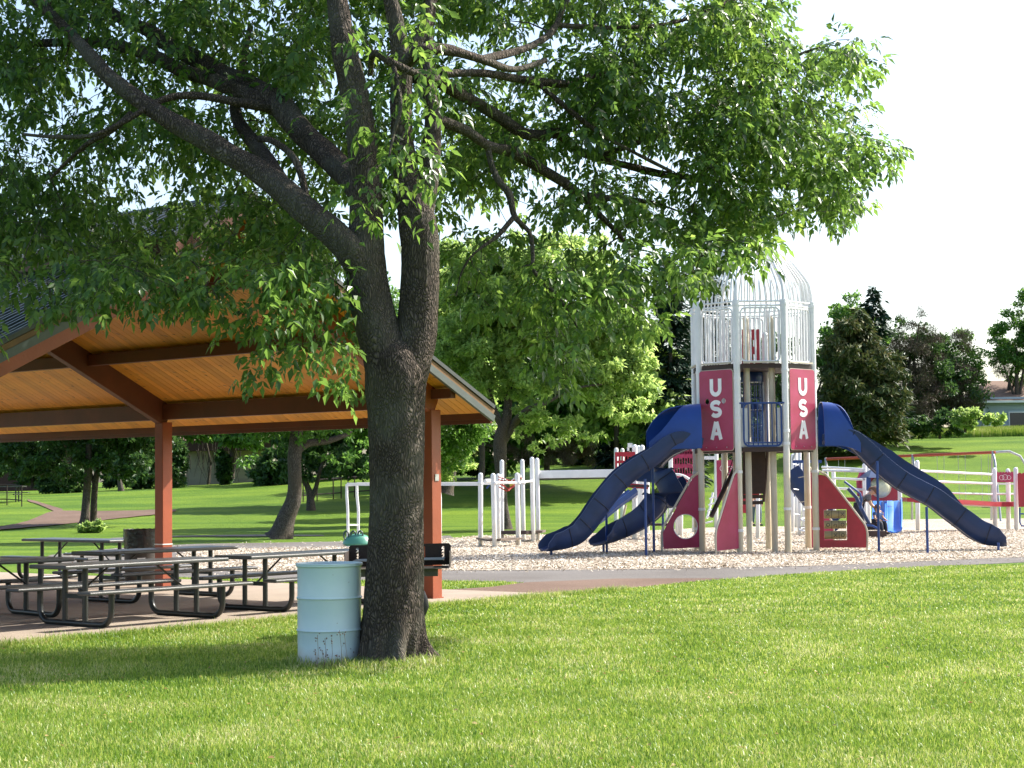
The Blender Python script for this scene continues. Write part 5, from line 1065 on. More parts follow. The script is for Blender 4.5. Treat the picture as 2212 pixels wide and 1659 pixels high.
for k, (px, py, rx, ry, Y, lab) in enumerate([(1240,985,90,26,96,'low dark bush behind the white deep beam'), (1030,1000,60,22,90,'low dark bush behind the post climber'), (1560,960,130,60,100,'dark bush mass seen under the tower decks'), (1700,930,90,70,104,'dark bush seen between the tower posts')]):
    b = P(px, py+ry, Y); b.z = terr(b.x, b.y); bgtree('shrub', lab, b, [ell(px,py,rx,ry,Y), ell(px-rx*.4,py+ry*.3,rx*.6,ry*.7,Y), ell(px+rx*.4,py+ry*.25,rx*.6,ry*.7,Y)], [[(px,py+ry+4,Y,4), (px,py,Y,3), (px+3,py-5,Y,2)]], LEAFD, 5500, .26, 70+k, 'dark bushes at the far edge of the lawn', cat='bush', nclump=60)
def spruce(px, pyb, pyt, wpx, Y, lab, seed, m_=None, n=9000, name='spruce_tree', ls=.34, irr=.18, low=.06, bare=0):
    p = P(px, pyb, Y); p.z = min(p.z, terr(p.x, p.y)); top = P(px, pyt, Y).z; H = top-p.z; Rm = wpx*Y/3800/2; t = thing(name, p, lab, 'tree', 'conifers behind the play area')
    m = MB(); m.tube([p, p+Vector((0,0,H*.5)), p+Vector((0,0,H*.97))], [.016*H, .010*H, .02], 8); m.build('trunk', BARKG, t, smooth=True)
    g = np.random.default_rng(seed); nb = 190; f = np.sort(g.random(nb)**.8)*(1-low)+low; az = g.uniform(0, 6.283, nb); R_ = Rm*((1-f)**.8*1.02+.03)*g.uniform(1-irr*1.6, 1+irr, nb)
    per = np.maximum(6, (n*R_/R_.sum()).astype(int)); C = []; D = []
    for i in range(nb):
        k = per[i]; s_ = g.random(k)**.6*R_[i]; lat = g.normal(0, .12*R_[i]+.08, k)*(.4+s_/R_[i]); ca, sa = math.cos(az[i]), math.sin(az[i])
        z = H*f[i]-.28*s_+.09*s_**2/max(Rm, .5)+g.normal(0, .10, k)-.15*np.abs(lat)
        C.append(np.stack([p.x+ca*s_-sa*lat, p.y+sa*s_+ca*lat, p.z+z], 1)); D.append(np.stack([ca*.8-sa*np.sign(lat)*.5+g.normal(0,.25,k), sa*.8+ca*np.sign(lat)*.5+g.normal(0,.25,k), -.35+g.normal(0,.2,k)], 1))
    C = np.concatenate(C); D = np.concatenate(D); D /= np.linalg.norm(D, axis=1, keepdims=True); k = len(C); N = unit(g, k)*.5; N[:,2] += .7; L = g.uniform(.7, 1.3, k)*ls
    V, F = leafquads(C, D, N, L, L*.38, .1); tag(rawmesh('crown', V, F, m_ or NEED, t), kind='stuff'); return t
spruce(1452, 1012, 545, 170, 84, 'dark tall spruce just left of the rocket tower', 81, n=15000)
spruce(1368, 1010, 690, 130, 92, 'dark spruce half hidden by the tall yellow green tree', 82, n=9000)
spruce(1535, 1000, 520, 190, 96, 'dark spruce behind the left side of the rocket cage', 83, n=13000)
spruce(1310, 1012, 780, 100, 94, 'low dark spruce left of the two tall ones', 84, n=6000)
# --- right group on the hill
for k, (px, ybase, es, m_, n, ls, nm, lab, kw) in enumerate([
    (1640, 985, [(1640,860,70,110), (1600,800,60,80), (1690,790,60,80)], LEAFD, 8000, .24, 'dark_tree', 'dark leafy tree seen through the rocket cage', {}),
    (1745, 970, [(1780,820,60,80), (1730,880,60,70), (1800,740,40,60)], LEAFM, 7000, .22, 'green_tree', 'green tree directly right of the rocket cage', {}),
    (1835, 955, [(1835,680,48,45), (1850,760,60,70), (1810,720,40,50), (1870,700,40,50)], LEAFM, 8000, .22, 'light_topped_tree', 'light topped tree behind the brownish pine', {}),
    (1960, 950, [(1965,760,65,70), (1940,720,40,45), (1985,700,30,38), (1960,850,80,70)], TWIGM, 15000, .30, 'sparse_brown_tree', 'sparse brown twiggy tree right of the thin tall spruce', dict(asp=.10)),
    (1990, 950, [(1970,740,65,55), (2010,790,75,65), (1950,860,80,70), (2060,850,70,70)], LEAFD, 13000, .22, 'half_bare_tree', 'half bare dark tree with thin green clumps, middle of the hill group', {}),
    (2060, 952, [(2060,770,60,60), (2080,850,55,70), (2040,820,60,60), (2030,900,80,50)], TWIGM, 12000, .30, 'bare_twig_tree', 'grey bare twig tree at the right of the hill group', dict(asp=.10)),
    (2085, 955, [(2060,790,60,60), (2080,860,45,60), (2100,800,32,45), (2060,740,40,40), (2110,895,30,30)], LEAFM, 9000, .20, 'thin_leafed_tree', 'thin leafed green tree nearest the pale blue house', {}),
    (2195, 935, [(2195,740,50,70), (2230,690,60,70), (2165,780,32,40), (2215,800,50,30), (2150,730,25,30)], LEAFM, 13000, .20, 'edge_tree', 'green tree with drooping bare twigs above the brown roof at the right edge', {}), 
    (2170, 935, [(2185,790,55,40), (2215,820,40,40), (2230,730,40,60)], TWIGM, 5000, .28, 'bare_edge_tree', 'bare reddish twig tree hanging over the brown roof at the right edge', dict(asp=.09))]):
    Y = 106+k; b = P(px, ybase, Y); b.z = terr(b.x, b.y); bgtree(nm, lab, b, [ell(*e, Y) for e in es], [[(px,ybase+6,Y,7), (px+2,ybase-40,Y,5.5), (es[0][0],es[0][1]+10,Y,3)], [(px+1,ybase-45,Y,4), (es[1][0],es[1][1],Y,2)], [(px+2,ybase-60,Y,3), (es[2][0],es[2][1],Y,1.6)]], m_, n, ls, 90+k, 'trees on the hill right of the tower', nclump=90, **kw)
spruce(1893, 955, 622, 150, 104, 'thin tall dark spruce standing above the other hill trees', 101, n=7000, irr=.5, ls=.40)
t = spruce(1862, 962, 668, 210, 97, 'broad pine with browning lower branches above the right slide', 102, m_=NEEDP, n=16000, name='pine_tree', irr=.35, ls=.42); t['group'] = 'conifers behind the play area'
b = P(1850,950,96); b.z = terr(b.x, b.y); crown('lower_boughs', t, [ell(1840,760,70,60,96), ell(1900,800,60,50,96), ell(1900,875,75,45,95), ell(1850,910,70,35,95), ell(1930,915,45,28,95), ell(1820,860,50,60,95)], 16000, .34, NEEDP, 103, asp=.3, nclump=120)
for k, (px, py, rx, ry, Y, lab) in enumerate([(2030,915,60,28,101,'dark bush at the foot of the bare twig tree'), (2085,905,30,24,99,'sunlit green bush left of the pale blue house'), (1950,930,60,22,102,'dark bush in the shade behind the pine'), (1790,940,60,24,103,'dark bush behind the right slide hood'), (2150,905,28,12,98,'low yellow green branch in front of the pale blue house')]):
    b = P(px, py+ry, Y); b.z = terr(b.x, b.y); bgtree('hill_shrub', lab, b, [ell(px,py,rx,ry,Y)], [[(px,py+ry+5,Y,3), (px,py,Y,2)]], LEAFY if k in (1,4) else LEAFD, 3000 if k != 4 else 900, .20, 110+k, 'bushes on the hill', cat='bush', nclump=40)
# unmown grass on the crest
g = np.random.default_rng(5); n = 26000; px = g.uniform(1960, 2260, n); YY = g.uniform(106.5, 111.6, n); X = (px-CX)/FPX*YY; k = g.random(n) < np.clip((px-1960)/80, 0.05, 1); X, YY = X[k], YY[k]; n = len(X)
Z = np.array([terr(a, b_) for a, b_ in zip(X, YY)]); h = g.uniform(.25, .6, n); a = g.uniform(-.16, .16, n)
V = np.stack([np.stack([X-.03, YY, Z], 1), np.stack([X+.03, YY, Z], 1), np.stack([X+a, YY+g.uniform(-.1,.1,n), Z+h], 1)], 1).reshape(-1,3); F = np.arange(n)[:,None]*3+np.array([[0,1,2]])
tag(rawmesh('unmown_grass', V, F, BLADE), 'tall unmown grass on the crest before the pale blue house', 'tall grass', kind='stuff')
# ================================================================== HOUSES
SIDING = mat('pale_blue_siding', (.36,.44,.50), (.32,.40,.46), rough=.7, scale=3); ROOFB = mat('brown_shingle', (.22,.14,.10), (.16,.10,.07), rough=.9, scale=20, bump=.4); BEIW = mat('beige_wall', (.33,.30,.22), (.26,.24,.18), rough=.85, scale=2); GLASS = mat('window_glass', (.03,.04,.05), rough=.08, spec=.8); DKW = mat('dark_brown_wall', (.06,.03,.022), (.04,.02,.016), rough=.9)
Yh = 112; hb = P(2125, 935, Yh); hb.z = terr(hb.x, hb.y); t = thing('pale_blue_house', hb, 'pale blue sided house with a brown hipped roof on the hill at the right edge', 'house')
zt_ = P(2125, 868, Yh).z; nb = 11; hh = (zt_-hb.z+.9)/nb
for k in range(nb): m = MB(); m.bar(hb+Vector((0,0,-.6+hh*(k+.5))), hb+Vector((11,0,-.6+hh*(k+.5))), .05+.0*k, hh-.012); m.build('siding_board', SIDING, t)
m = MB(); m.box(hb+Vector((5.5,4.05,(zt_-hb.z)/2)), (10.9,8,zt_-hb.z+.2)); m.build('wall', SIDING, t)
m = MB(); m.box(hb+Vector((.05,-.04,(zt_-hb.z)/2)), (.14,.06,zt_-hb.z)); m.build('corner_board', WHITE, t)
wx = P(2200,900,Yh).x-hb.x; m = MB(); m.box(hb+Vector((wx,-.05,zt_-hb.z-1.15)), (1.3,.06,1.0)); w_ = m.build('window_frame', WHITE, t); m = MB(); m.box(hb+Vector((wx,-.085,zt_-hb.z-1.15)), (1.14,.02,.86)); m.build('pane', GLASS, w_)
rz = P(2150,815,Yh).z; x1 = P(2168,815,Yh).x; m = MB(); e = .5
m.add([(hb.x-e,hb.y-e,zt_), (hb.x+11.5,hb.y-e,zt_), (hb.x+11.5,hb.y+8.5,zt_), (hb.x-e,hb.y+8.5,zt_), (x1,hb.y+4,rz), (hb.x+10,hb.y+4,rz)], [(0,1,5,4), (1,2,5), (2,3,4,5), (3,0,4), (0,3,2,1)]); m.build('roof', ROOFB, t)
m = MB(); m.bar((hb.x-e,hb.y-e-.03,zt_-.02), (hb.x+11.5,hb.y-e-.03,zt_-.02), .08, .14); m.build('gutter', WHITE, t)
Yb = 106; hb = P(402, 1047, Yb); hb.z = terr(hb.x, hb.y)-.3; t = thing('beige_building', hb, 'beige walled low building with a brown roof behind hanging twigs, left of the leaning trunk', 'building')
zt_ = P(402, 975, Yb).z; wl = P(575,1000,Yb).x-hb.x; m = MB(); m.box(hb+Vector((wl/2,3,(zt_-hb.z)/2)), (wl,6,zt_-hb.z)); m.build('wall', BEIW, t)
m = MB(); m.box(hb+Vector((wl/2,2.8,(zt_-hb.z)+.32)), (wl+1,7,.62)); m.build('fascia', DKW, t); rz = P(402,930,Yb).z
m = MB(); m.add([(hb.x-.6,hb.y-.8,zt_+.64), (hb.x+wl+.6,hb.y-.8,zt_+.64), (hb.x+wl+.6,hb.y+6.5,zt_+.64), (hb.x-.6,hb.y+6.5,zt_+.64), (hb.x,hb.y+3,rz+.4), (hb.x+wl,hb.y+3,rz+.4)], [(0,1,5,4), (1,2,5), (2,3,4,5), (3,0,4), (0,3,2,1)]); m.build('roof', ROOFB, t)
m = MB(); g = np.random.default_rng(9)
for k in range(46):
    x = g.uniform(395, 520); y = g.uniform(940, 985); m.tube([P(x, y, Yb-2), P(x+g.uniform(-8,8), y+g.uniform(15,35), Yb-2), P(x+g.uniform(-16,16), y+g.uniform(35,70), Yb-2.2)], [.03,.02,.012], 4)
b = P(450,1047,Yb-2); b.z = terr(b.x,b.y); t2 = thing('hanging_twig_shrub', b, 'tangle of thin hanging bare twigs before the beige building', 'bush'); m.tube([b, P(455,1000,Yb-2), P(445,950,Yb-2)], [.12,.08,.05], 6); tag(m.build('twig', BARKG, t2), kind='stuff')
Yd = 118; hb = P(-40, 1062, Yd); hb.z = terr(hb.x, hb.y); t = thing('dark_shed', hb, 'dark brown building with a grey roof at the far left edge', 'building')
m = MB(); m.box(hb+Vector((2,2,1.6)), (6,4,3.4)); m.build('wall', DKW, t); m = MB(); m.box(hb+Vector((2,1.6,3.7)), (7,5,.9)); m.build('roof', mat('grey_roof', (.16,.17,.19), rough=.8), t)
# ================================================================== HAND RAILS
def handrail(pts, label, hgt=.95, n_=None):
    b = at(*pts[0]); t = thing('hand_rail', b, label, 'railing', 'black metal hand rails on the slope'); W = [at(*q) for q in pts]
    for p in W: m = MB(); m.tube([p-UZV*.1, p+UZV*hgt], .03, 6); m.build('rail_post', GRILLM, t)
    for z in (hgt, hgt*.3): m = MB(); m.tube([p+UZV*z for p in W], .028, 6); m.build('rail_bar', GRILLM, t)
handrail([(655,1084), (685,1082), (720,1079), (737,1078)], 'black hand rail right of the small forked tree')
handrail([(752,1077), (766,1076), (800,1073), (850,1070)], 'black hand rail behind the white bar frame ladder')
handrail([(-20,1092), (15,1092), (47,1095)], 'brown hand rail beside the far path at the left edge')
b = at(10, 1085); t = thing('far_picnic_table', b, 'tiny far picnic table near the hand rail at the left edge', 'picnic table'); Y = b.y
m = MB(); m.box(b+Vector((0,0,.75)), (1.9,.8,.05)); m.build('table_top', TABLET, t)
for dy in (-.7, .7): m = MB(); m.box(b+Vector((0,dy,.45)), (1.9,.28,.04)); m.build('seat', TABLET, t)
for dx in (-.6, .6): m = MB(); m.box(b+Vector((dx,0,.37)), (.06,1.3,.05)); m.box(b+Vector((dx,.25,.37)), (.05,.05,.74)); m.box(b+Vector((dx,-.25,.37)), (.05,.05,.74)); m.build('leg', TABLEM, t)

# ================================================================== THE BIG TREE
TY = 15.5; tb0 = P(842, 1432, TY); tb0.z = 0
big = thing('big_shade_tree', tb0, 'big rough barked shade tree with spreading crown, between the pale drum and the red post', 'tree')
def barktube(pts, name, seg, n, amp, flare=False, m_=BARK):
    L = []
    for q in pts: p = P(q[0], q[1], q[2]); L.append((p.x, p.y, p.z, q[3]*q[2]/3800))
    L = catmull(L, n); pp = [Vector(q[:3]) for q in L]; m = MB(); m.tube(pp, [q[3] for q in L], seg); V = []
    nr = len(L)
    for i in range(nr):
        c = pp[i]
        for k in range(seg):
            v = Vector(m.v[i*seg+k]); d = v-c; a = math.atan2(d.y, d.x); dn = d.normalized(); r_ = d.length
            lobes = 0
            if flare: h = max(0, 1-(c.z/.55)); lobes = h*h*(.06*math.sin(a*5+1.3)+.07*math.sin(a*3+.4)+.05*math.sin(a*9))
            q_ = Vector((v.x*9, v.y*9, v.z*2.2)); nz = noise.fractal(q_, 1.0, 2.0, 4)
            rg_ = abs(noise.noise(Vector((math.cos(a)*r_*26, math.sin(a)*r_*26, v.z*4.5)))); low = noise.noise(Vector((v.x*2.5, v.y*2.5, v.z*1.3)))
            V.append(v+dn*(lobes+amp*(nz*.5+(rg_-.25)*1.2)+low*amp*1.6))
    m.v = [tuple(v) for v in V]; return m.build(name, m_, big, smooth=True), L
NODES = []      # (x, y, z, radius) points new twigs may grow from
def grow(pts, name='limb', seg=12, n=6, amp=.006, flare=False):
    o, L = barktube(pts, name, seg, n, amp, flare)
    for q in L: NODES.append((q[0], q[1], q[2], q[3]))
    return o
T0 = TY
grow([(843,1450,T0,88), (842,1420,T0,77), (843,1385,T0,70), (848,1330,T0,66), (853,1240,T0,62.5), (856,1120,T0,59), (857,1000,T0,58), (856,900,T0,60), (855,820,T0,66), (853,770,T0,60), (850,740,T0,40)], 'trunk', 72, 12, .011, True)
NODES.clear()
grow([(846,850,T0,46), (833,770,T0,50), (812,700,T0,47), (797,630,T0,45), (789,560,T0-.02,43), (791,480,T0,37), (790,400,T0,34), (782,300,T0,32), (765,200,T0,29), (742,100,T0,26), (728,0,T0+.05,23), (712,-150,T0+.1,18), (700,-320,T0+.2,9)], 'limb', 40, 8, .009)
grow([(866,850,T0+.02,46), (883,780,T0+.03,50), (901,710,T0+.05,45), (907,630,T0+.05,42), (908,560,T0+.05,42), (903,490,T0+.05,42), (890,430,T0+.05,34), (875,360,T0+.05,27), (866,250,T0+.05,25), (868,150,T0+.05,24), (855,50,T0,19), (832,-60,T0,15), (820,-250,T0,8)], 'limb', 40, 8, .009)
grow([(905,480,T0+.06,30), (922,400,T0+.08,24), (932,320,T0+.1,20), (934,240,T0+.15,17), (926,190,T0+.2,14), (925,80,T0+.3,10), (945,-40,T0+.4,7)], n=6)
grow([(868,170,T0+.05,18), (885,110,T0+.1,15), (915,60,T0+.15,13), (935,-30,T0+.2,9), (960,-160,T0+.3,5)])
grow([(795,600,T0-.02,34), (760,545,T0-.1,35), (715,500,T0-.1,31), (660,455,T0-.05,29), (610,410,T0+.05,27.5), (560,370,T0+.2,26.5), (500,335,T0+.3,24), (440,300,T0+.4,23), (370,262,T0+.5,21), (300,215,T0+.7,19), (235,165,T0+.9,17), (190,115,T0+1.1,15.5), (140,60,T0+1.4,13), (60,-20,T0+1.8,11), (-60,-130,T0+2.2,7)], 'limb', 28, 8, .008)
grow([(622,418,T0+.1,19), (598,380,T0+.5,19), (575,345,T0+1,18), (545,305,T0+1.4,16), (515,262,T0+1.8,13), (508,225,T0+2,12), (520,160,T0+2.4,9), (540,60,T0+2.8,6)])
grow([(790,430,T0+.1,28), (745,375,T0+.4,29), (700,330,T0+.7,28), (650,283,T0+1,26.5), (600,222,T0+1.3,27), (545,190,T0+1.6,25), (490,165,T0+1.9,22), (430,130,T0+2.2,19), (370,100,T0+2.5,17), (320,65,T0+2.8,16), (270,45,T0+3,13), (225,10,T0+3.3,11), (170,-60,T0+3.6,7)], 'limb', 24, 7, .007)
grow([(610,238,T0+1.3,20), (560,215,T0+1.4,20), (510,195,T0+1.5,18), (450,170,T0+1.7,17), (400,155,T0+1.9,16), (350,130,T0+2.1,15), (290,108,T0+2.3,13), (220,93,T0+2.6,11), (120,92,T0+3,9), (0,98,T0+3.4,7), (-120,90,T0+3.9,4)])
grow([(600,235,T0+1.3,11), (520,222,T0+1.0,10), (430,207,T0+.8,9), (370,210,T0+.7,8.5), (325,228,T0+.6,8), (270,262,T0+.5,6), (200,292,T0+.5,5), (120,296,T0+.6,4), (50,290,T0+.8,3)])
grow([(285,245,T0+.6,8), (240,282,T0+.7,7), (190,310,T0+.9,6), (150,345,T0+1.1,5), (110,385,T0+1.2,3)])
grow([(560,300,T0+.6,7), (590,305,T0+.3,7.5), (630,335,T0+.2,7.5), (650,375,T0+.15,7), (665,440,T0+.1,6)])
grow([(895,165,T0+.1,16), (925,168,T0+.2,16), (955,178,T0+.4,15), (985,198,T0+.6,14), (1020,218,T0+.9,13.5), (1076,251,T0+1.2,13), (1130,287,T0+1.5,12.5), (1170,292,T0+1.7,11), (1205,287,T0+1.9,11), (1241,318,T0+2.1,9.5), (1284,341,T0+2.3,8), (1356,358,T0+2.6,8.5), (1435,377,T0+2.9,8), (1520,385,T0+3.1,7), (1620,392,T0+3.3,5.5), (1720,402,T0+3.4,4.5), (1800,380,T0+3.5,3), (1900,325,T0+3.6,2)])
grow([(935,255,T0+.15,13), (961,264,T0+.3,12), (1011,284,T0+.5,12), (1054,314,T0+.7,12.5), (1112,330,T0+1,13), (1165,363,T0+1.2,12), (1212,391,T0+1.4,11), (1255,420,T0+1.6,10), (1300,427,T0+1.8,8), (1356,431,T0+2,6.5), (1420,440,T0+2.3,4), (1500,470,T0+2.5,2.5)])
grow([(1250,417,T0+1.6,7), (1280,450,T0+1.6,6.5), (1309,478,T0+1.6,6), (1340,510,T0+1.6,5), (1363,546,T0+1.6,4), (1385,600,T0+1.6,3)])
grow([(1054,318,T0+.7,8), (1060,350,T0+.7,8), (1076,388,T0+.7,7.5), (1100,420,T0+.7,8), (1112,467,T0+.7,6), (1144,503,T0+.7,5), (1151,545,T0+.7,5), (1153,585,T0+.7,4), (1190,625,T0+.8,3.4), (1225,670,T0+.9,2.4), (1260,730,T0+.9,1.6)])
grow([(1112,467,T0+.7,5), (1076,508,T0+.6,5), (1022,550,T0+.5,3.4), (997,589,T0+.5,3), (985,640,T0+.5,2)])
grow([(870,145,T0,15), (890,122,T0-.3,14), (914,107,T0-.5,13), (968,108,T0-.3,12), (1040,128,T0,10), (1110,150,T0+.4,7), (1180,130,T0+.7,5)])
grow([(954,160,T0+.3,9), (1040,158,T0+.6,9), (1112,169,T0+1,9), (1158,176,T0+1.3,10), (1230,180,T0+1.6,8), (1290,160,T0+1.9,6), (1345,150,T0+2.2,4.5), (1430,120,T0+2.6,3)])
grow([(1040,128,T0,8), (1120,110,T0+.6,8), (1176,83,T0+1,7.5), (1201,54,T0+1.2,7), (1226,0,T0+1.4,6), (1290,-90,T0+1.8,4)])
grow([(1160,178,T0+1.3,6), (1220,230,T0+1.3,5.5), (1300,290,T0+1.4,5), (1370,330,T0+1.6,4), (1450,370,T0+1.8,3)])
grow([(800,160,T0-.5,7), (808,115,T0-.8,8), (850,138,T0-.9,9), (900,160,T0-.8,8)], n=5); grow([(850,138,T0-.9,5), (858,180,T0-1,4.5), (865,240,T0-1.1,3.5), (850,290,T0-1.1,2.5), (840,340,T0-1.2,1.8)])
grow([(700,500,T0,4), (600,470,T0-.1,7), (480,430,T0+.2,6), (370,400,T0+.4,5), (300,370,T0+.6,4)]) if 0 else None
grow([(1284,341,T0+2.3,6), (1400,300,T0+2.7,5.5), (1500,250,T0+3,5), (1600,200,T0+3.2,4), (1700,130,T0+3.3,3), (1790,95,T0+3.4,2)])
grow([(1520,385,T0+3.1,5), (1600,440,T0+3,4), (1650,470,T0+3,3), (1740,450,T0+3.1,2)])
grow([(1201,54,T0+1.2,6), (1320,60,T0+1.8,5), (1450,50,T0+2.3,4.5), (1560,10,T0+2.7,4), (1650,-40,T0+3,3)])
# --- twigs: cluster centres are sampled in the crown volume, then joined to the nearest wood, nearest first
CR = [(-260,-420), (1500,-420), (1690,-120), (1705,10), (1690,70), (1745,120), (1780,80), (1850,75), (1885,95), (1870,150), (1840,190), (1872,225), (1860,262), (1880,285), (1945,325), (1930,350), (1880,348), (1850,372), (1835,400), (1850,440), (1820,470), (1750,462), (1700,470), (1640,505), (1645,555), (1668,592), (1655,618), (1600,588), (1550,615), (1500,610), (1440,640), (1420,700), (1380,720), (1330,690), (1290,740), (1235,830), (1205,860), (1190,780), (1130,700), (1080,720), (1010,650), (985,610), (950,640), (942,520), (900,470), (760,560), (742,620), (745,700), (775,800), (760,850), (700,870), (670,830), (655,760), (600,740), (570,790), (560,830), (540,790), (500,740), (495,690), (455,650), (330,650), (250,650), (150,665), (60,700), (-40,735), (-260,730)]
SP = [([(950,395), (1110,480), (1250,440), (1420,470), (1470,560), (1250,560), (1100,600), (960,560)], .45), ([(1080,180), (1250,200), (1330,330), (1180,280)], .6), ([(1100,300), (1200,300), (1240,400), (1150,350)], .6), ([(380,320), (460,340), (560,400), (540,450), (400,440), (300,400)], .35), ([(190,40), (420,20), (300,110), (210,110)], .5), ([(440,190), (560,230), (500,300), (420,300)], .5), ([(740,560), (860,640), (950,640), (950,440), (880,420), (850,560), (810,560)], .0), ([(760,480), (950,480), (950,1000), (780,1000)], .0), ([(640,330), (760,420), (740,480), (600,390)], .7), ([(730,0), (960,0), (950,470), (760,470)], .75), ([(1000,600), (1200,640), (1300,690), (1150,720), (1010,650)], .5)]
g = np.random.default_rng(77); NCL = 3500; px = g.uniform(-260, 1960, NCL*4); py = g.uniform(-420, 880, NCL*4); wgt = np.where(inpoly(px, py, CR), 1.0, 0)
for poly, w in SP: wgt *= np.where(inpoly(px, py, poly), w, 1)
wgt *= np.where(py < -30, .45, 1)*np.where((px > 960) & (px < 1450) & (py > 330), .8, 1)*np.where((px < 780) & (py > 560), .62, 1)*np.where((px < 560) & (py > 650), .5, 1)*np.where((px > 1250) & (py < 330), 1.15, 1)*np.where(px > 1500, 1.25, 1)
nz = np.array([noise.noise(Vector(tuple(P(a, b_, 17.0)))*1.6) for a, b_ in zip(px, py)]); wgt *= np.clip(1+nz*1.6, .25, 1.8); k = g.random(len(px)) < wgt*.55
px, py = px[k][:NCL], py[k][:NCL]; n = len(px)
dep = T0+.8+g.random(n)*np.where(px > 1150, 2.6, 3.6)+np.where(px > 1100, (px-1100)/800*1.3, 0)+np.where(px < 600, .4, 0); lowl = (px < 800) & (py > 560); dep[lowl] = T0-.6+g.random(lowl.sum())*1.6
lowr = (px > 960) & (py > 520); dep[lowr] = T0+.3+g.random(lowr.sum())*2.2; fr = (px > 740) & (px < 950) & (py > 0); dep[fr] = np.where(g.random(fr.sum()) < .14, T0-1.1+g.random(fr.sum())*.5, T0+1+g.random(fr.sum())*2)
print('clusters', n)
C = np.array([tuple(P(a, b_, d)) for a, b_, d in zip(px, py, dep)])
ND = np.array(NODES); cap = n*4+len(ND)+10; PT = np.zeros((cap, 3)); RD = np.zeros(cap); cnt = len(ND); PT[:cnt] = ND[:,:3]; RD[:cnt] = ND[:,3]
d0 = np.array([np.min(np.linalg.norm(PT[:cnt]-c, axis=1)) for c in C]); order = np.argsort(d0); tw = MB(); DIRS = np.zeros((n, 3)); 
for i in order:
    c = C[i]; d = np.linalg.norm(PT[:cnt]-c, axis=1)+np.where(PT[:cnt,2] < c[2]-1.2, .15, 0); j = int(np.argmin(d)); a = PT[j]; L_ = np.linalg.norm(c-a)
    if L_ < .02: DIRS[i] = (0,0,-1); continue
    mid = (a+c)/2+np.array([0,0,.12*L_])+g.normal(0, .06*L_, 3); r0_ = min(RD[j]*.7, .008+.011*L_); r1_ = .0045
    q1 = a*.25+mid*.5+c*.25
    if L_ > .12: tw.tube([a, q1, c], [r0_, (r0_+r1_)/2, r1_], 4, cap=False)
    for q_, r_ in ((q1, (r0_+r1_)/2), (c, r1_)): PT[cnt] = q_; RD[cnt] = r_; cnt += 1
    DIRS[i] = (c-q1)/np.linalg.norm(c-q1)
tag(tw.build('twig', BARK, big, smooth=True), kind='stuff')
# --- sprigs: each cluster carries hanging compound leaves
def compound(C, DIRS, per, spread, g, size=.105):
    n = len(C); k = n*per; ci = np.repeat(np.arange(n), per); d = unit(g, k); d[:,2] = d[:,2]*.75-.12; base = C[ci]+d*(g.random(k)**.5*spread)[:,None]
    ax = d*.55+DIRS[ci]*.2+unit(g, k)*.35; ax[:,2] -= .45; ax /= np.linalg.norm(ax, axis=1, keepdims=True); return base, ax, ci
def leaflets(base, ax, g, size):
    k = len(base); side = np.cross(ax, np.array([0,0,1.0])+g.normal(0, .3, (k,3))); side /= np.linalg.norm(side, axis=1, keepdims=True); Nn = np.cross(side, ax); Nn[Nn[:,2] < 0] *= -1; Nn += g.normal(0, .35, (k,3))
    s_ = g.uniform(.75, 1.2, k)*size; Vs = []; Fs = []; off = 0
    for dd, sd, dr, sc in ((0, 0, .35, 1.1), (.30, 1, .15, .9), (.30, -1, .15, .9), (.62, 1, .1, .8), (.62, -1, .1, .8)):
        if dd == .62: kk = g.random(k) < .55
        else: kk = np.ones(k, bool)
        st = base+ax*((1-dd)*s_*1.1)[:,None]; D = ax*(1 if sd == 0 else .62)+side*sd*.75+np.array([0,0,-dr])+g.normal(0,.12,(k,3)); D /= np.linalg.norm(D, axis=1, keepdims=True)
        V, F = leafquads(st[kk], D[kk], Nn[kk], (s_*sc)[kk], (s_*sc*.46)[kk], .12); Vs.append(V); Fs.append(F+off); off += len(V)
    return np.concatenate(Vs), np.concatenate(Fs)
base, ax, ci = compound(C, DIRS, 8, .21, g)
V, F = leaflets(base, ax, g, .100)
# unseen top of the crown, above the picture, a leaf mass shaped to cast shade
k = 12000; d = unit(g, k)*(g.random(k)**.33)[:,None]; B2 = np.array([-2.0, 19.6, 9.3])+d*np.array([4.6, 4.3, 3.1]); nz2 = np.array([noise.noise(Vector(b_)*.8) for b_ in B2]); B2 = B2[nz2 > -.12]
pyy = CY-FPX*((B2-np.array([0,0,CAMZ]))@np.array(upv))/((B2-np.array([0,0,CAMZ]))@np.array(fwd)); B2 = B2[pyy < -60]; ax2 = unit(g, len(B2)); ax2[:,2] -= .5; ax2 /= np.linalg.norm(ax2, axis=1, keepdims=True)
V2, F2 = leaflets(B2, ax2, g, .15); F = np.concatenate([F, F2+len(V)]); V = np.concatenate([V, V2]); print('leaf tris', len(F)); fo = rawmesh('foliage', V, F, LEAF, big); tag(fo, kind='stuff')
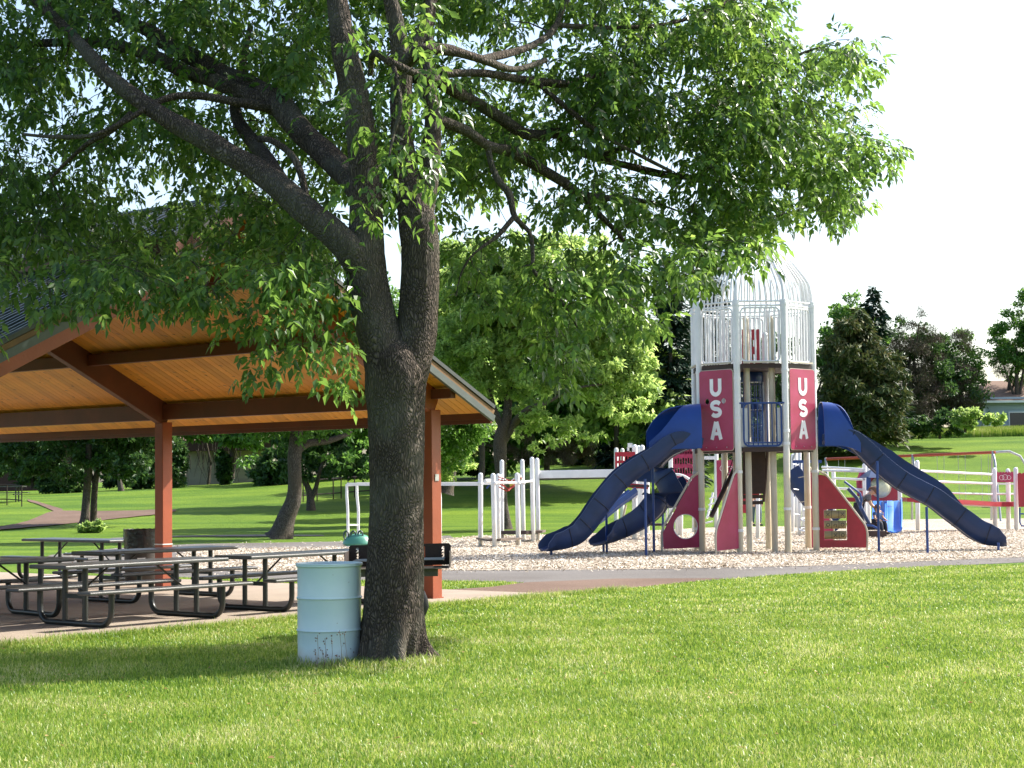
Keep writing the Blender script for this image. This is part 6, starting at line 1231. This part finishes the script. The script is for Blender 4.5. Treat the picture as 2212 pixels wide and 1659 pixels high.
# the nearest leaves, in front of trunk and limbs, each an object of its own
protos = []
for k in range(6):
    gg = np.random.default_rng(300+k); L_ = .115; V, F = leafquads(np.zeros((1,3)), np.array([[1.0,0,0]]), np.array([[0,0,1.0]]), np.array([L_]), np.array([L_*(.42+.03*k)]), .14+.03*k)
    me = bpy.data.meshes.new('leaf'); me.from_pydata([tuple(v) for v in V], [], [tuple(f) for f in F]); me.materials.append(LEAF); protos.append(me)
g = np.random.default_rng(78)
for k in range(300):
    if k < 190: x = g.uniform(560, 775); y = 860-abs(g.normal(0, 90)); Yd = T0-g.uniform(.6, 1.0); 
    else: x = g.uniform(745, 945); y = g.choice([230, 300, 420, 470, 60])+g.normal(0, 22); Yd = T0-g.uniform(.7, 1.2)
    if k < 190 and not inpoly(np.array([x]), np.array([y]), CR)[0]: y = g.uniform(560, 700)
    o = bpy.data.objects.new('leaf', protos[k % 6]); COL.objects.link(o); o.parent = big; p = P(x, y, Yd)-tb0; o.location = p
    o.rotation_euler = (g.uniform(-.6,.6), g.uniform(.2, 1.3), g.uniform(0, 6.28)); s_ = g.uniform(.75, 1.15); o.scale = (s_, s_, s_)

# ---------------------------------------------------------------- small things by the trunk
q_ = P(905, 1288, TY+.35); t = thing('dark_stand_in', Vector((q_.x, q_.y, 0)), 'small dark bundle standing in for an unidentified shape, low behind the right edge of the big trunk', 'bundle'); m = MB()
L = [(q_.x+.0, q_.y, .62), (q_.x+.02, q_.y, .585), (q_.x+.035, q_.y, .52), (q_.x+.04, q_.y, .46), (q_.x+.02, q_.y, .38), (q_.x+.01, q_.y, .34)]; m.tube([Vector(v) for v in L], [.015,.035,.045,.05,.035,.012], 10)  # plain bundle standing in for an unidentified dark shape
m.tube([Vector((q_.x+.015, q_.y, .36)), Vector((q_.x+.012, q_.y, .0))], .012, 6); m.build('bundle_body', SEATM, t, smooth=True)
q_ = G(712, 1437); t = thing('dry_weed', q_, 'dry weed stalks with small seed heads against the pale drum', 'weed'); g = np.random.default_rng(3)
for k in range(9):
    x, y = g.uniform(-.10, .30), g.uniform(-.42, -.33); h = g.uniform(.12, .34); m = MB(); a = Vector((q_.x+x, q_.y+y, 0)); b = a+Vector((g.uniform(-.03,.03), 0, h)); m.tube([a, a.lerp(b,.5)+Vector((.01,0,0)), b], .0022, 4)
    for j in range(3): c = b+Vector((g.uniform(-.02,.02), g.uniform(-.01,.01), g.uniform(-.06,.01))); m.lathe(c, [(.002,-.006), (.007,0), (.002,.006)], 5)
    m.build('stalk', STAIN, t)

g = np.random.default_rng(21); n = 900; y = g.uniform(9, 24, n); x = g.uniform(-1, 1, n)*(y*.3+.5); k = ~inpoly(x, y, SLAB2) & ~inpoly(x, y, path) & ~inpoly(x, y, brown); x, y = x[k], y[k]; n = len(x)
D = unit(g, n); D[:,2] *= .25; N = unit(g, n)*.4; N[:,2] += .8; V, F = leafquads(np.stack([x, y, g.uniform(.02, .045, n)], 1), D, N, g.uniform(.02,.05,n), g.uniform(.012,.03,n), .2)
tag(rawmesh('fallen_leaves', V, F, leafmat('dry_leaf', [(.20,.11,.04), (.38,.26,.10), (.45,.42,.16)], trans=.2)), 'small dry fallen leaves lying in the near lawn', 'fallen leaves', kind='stuff')
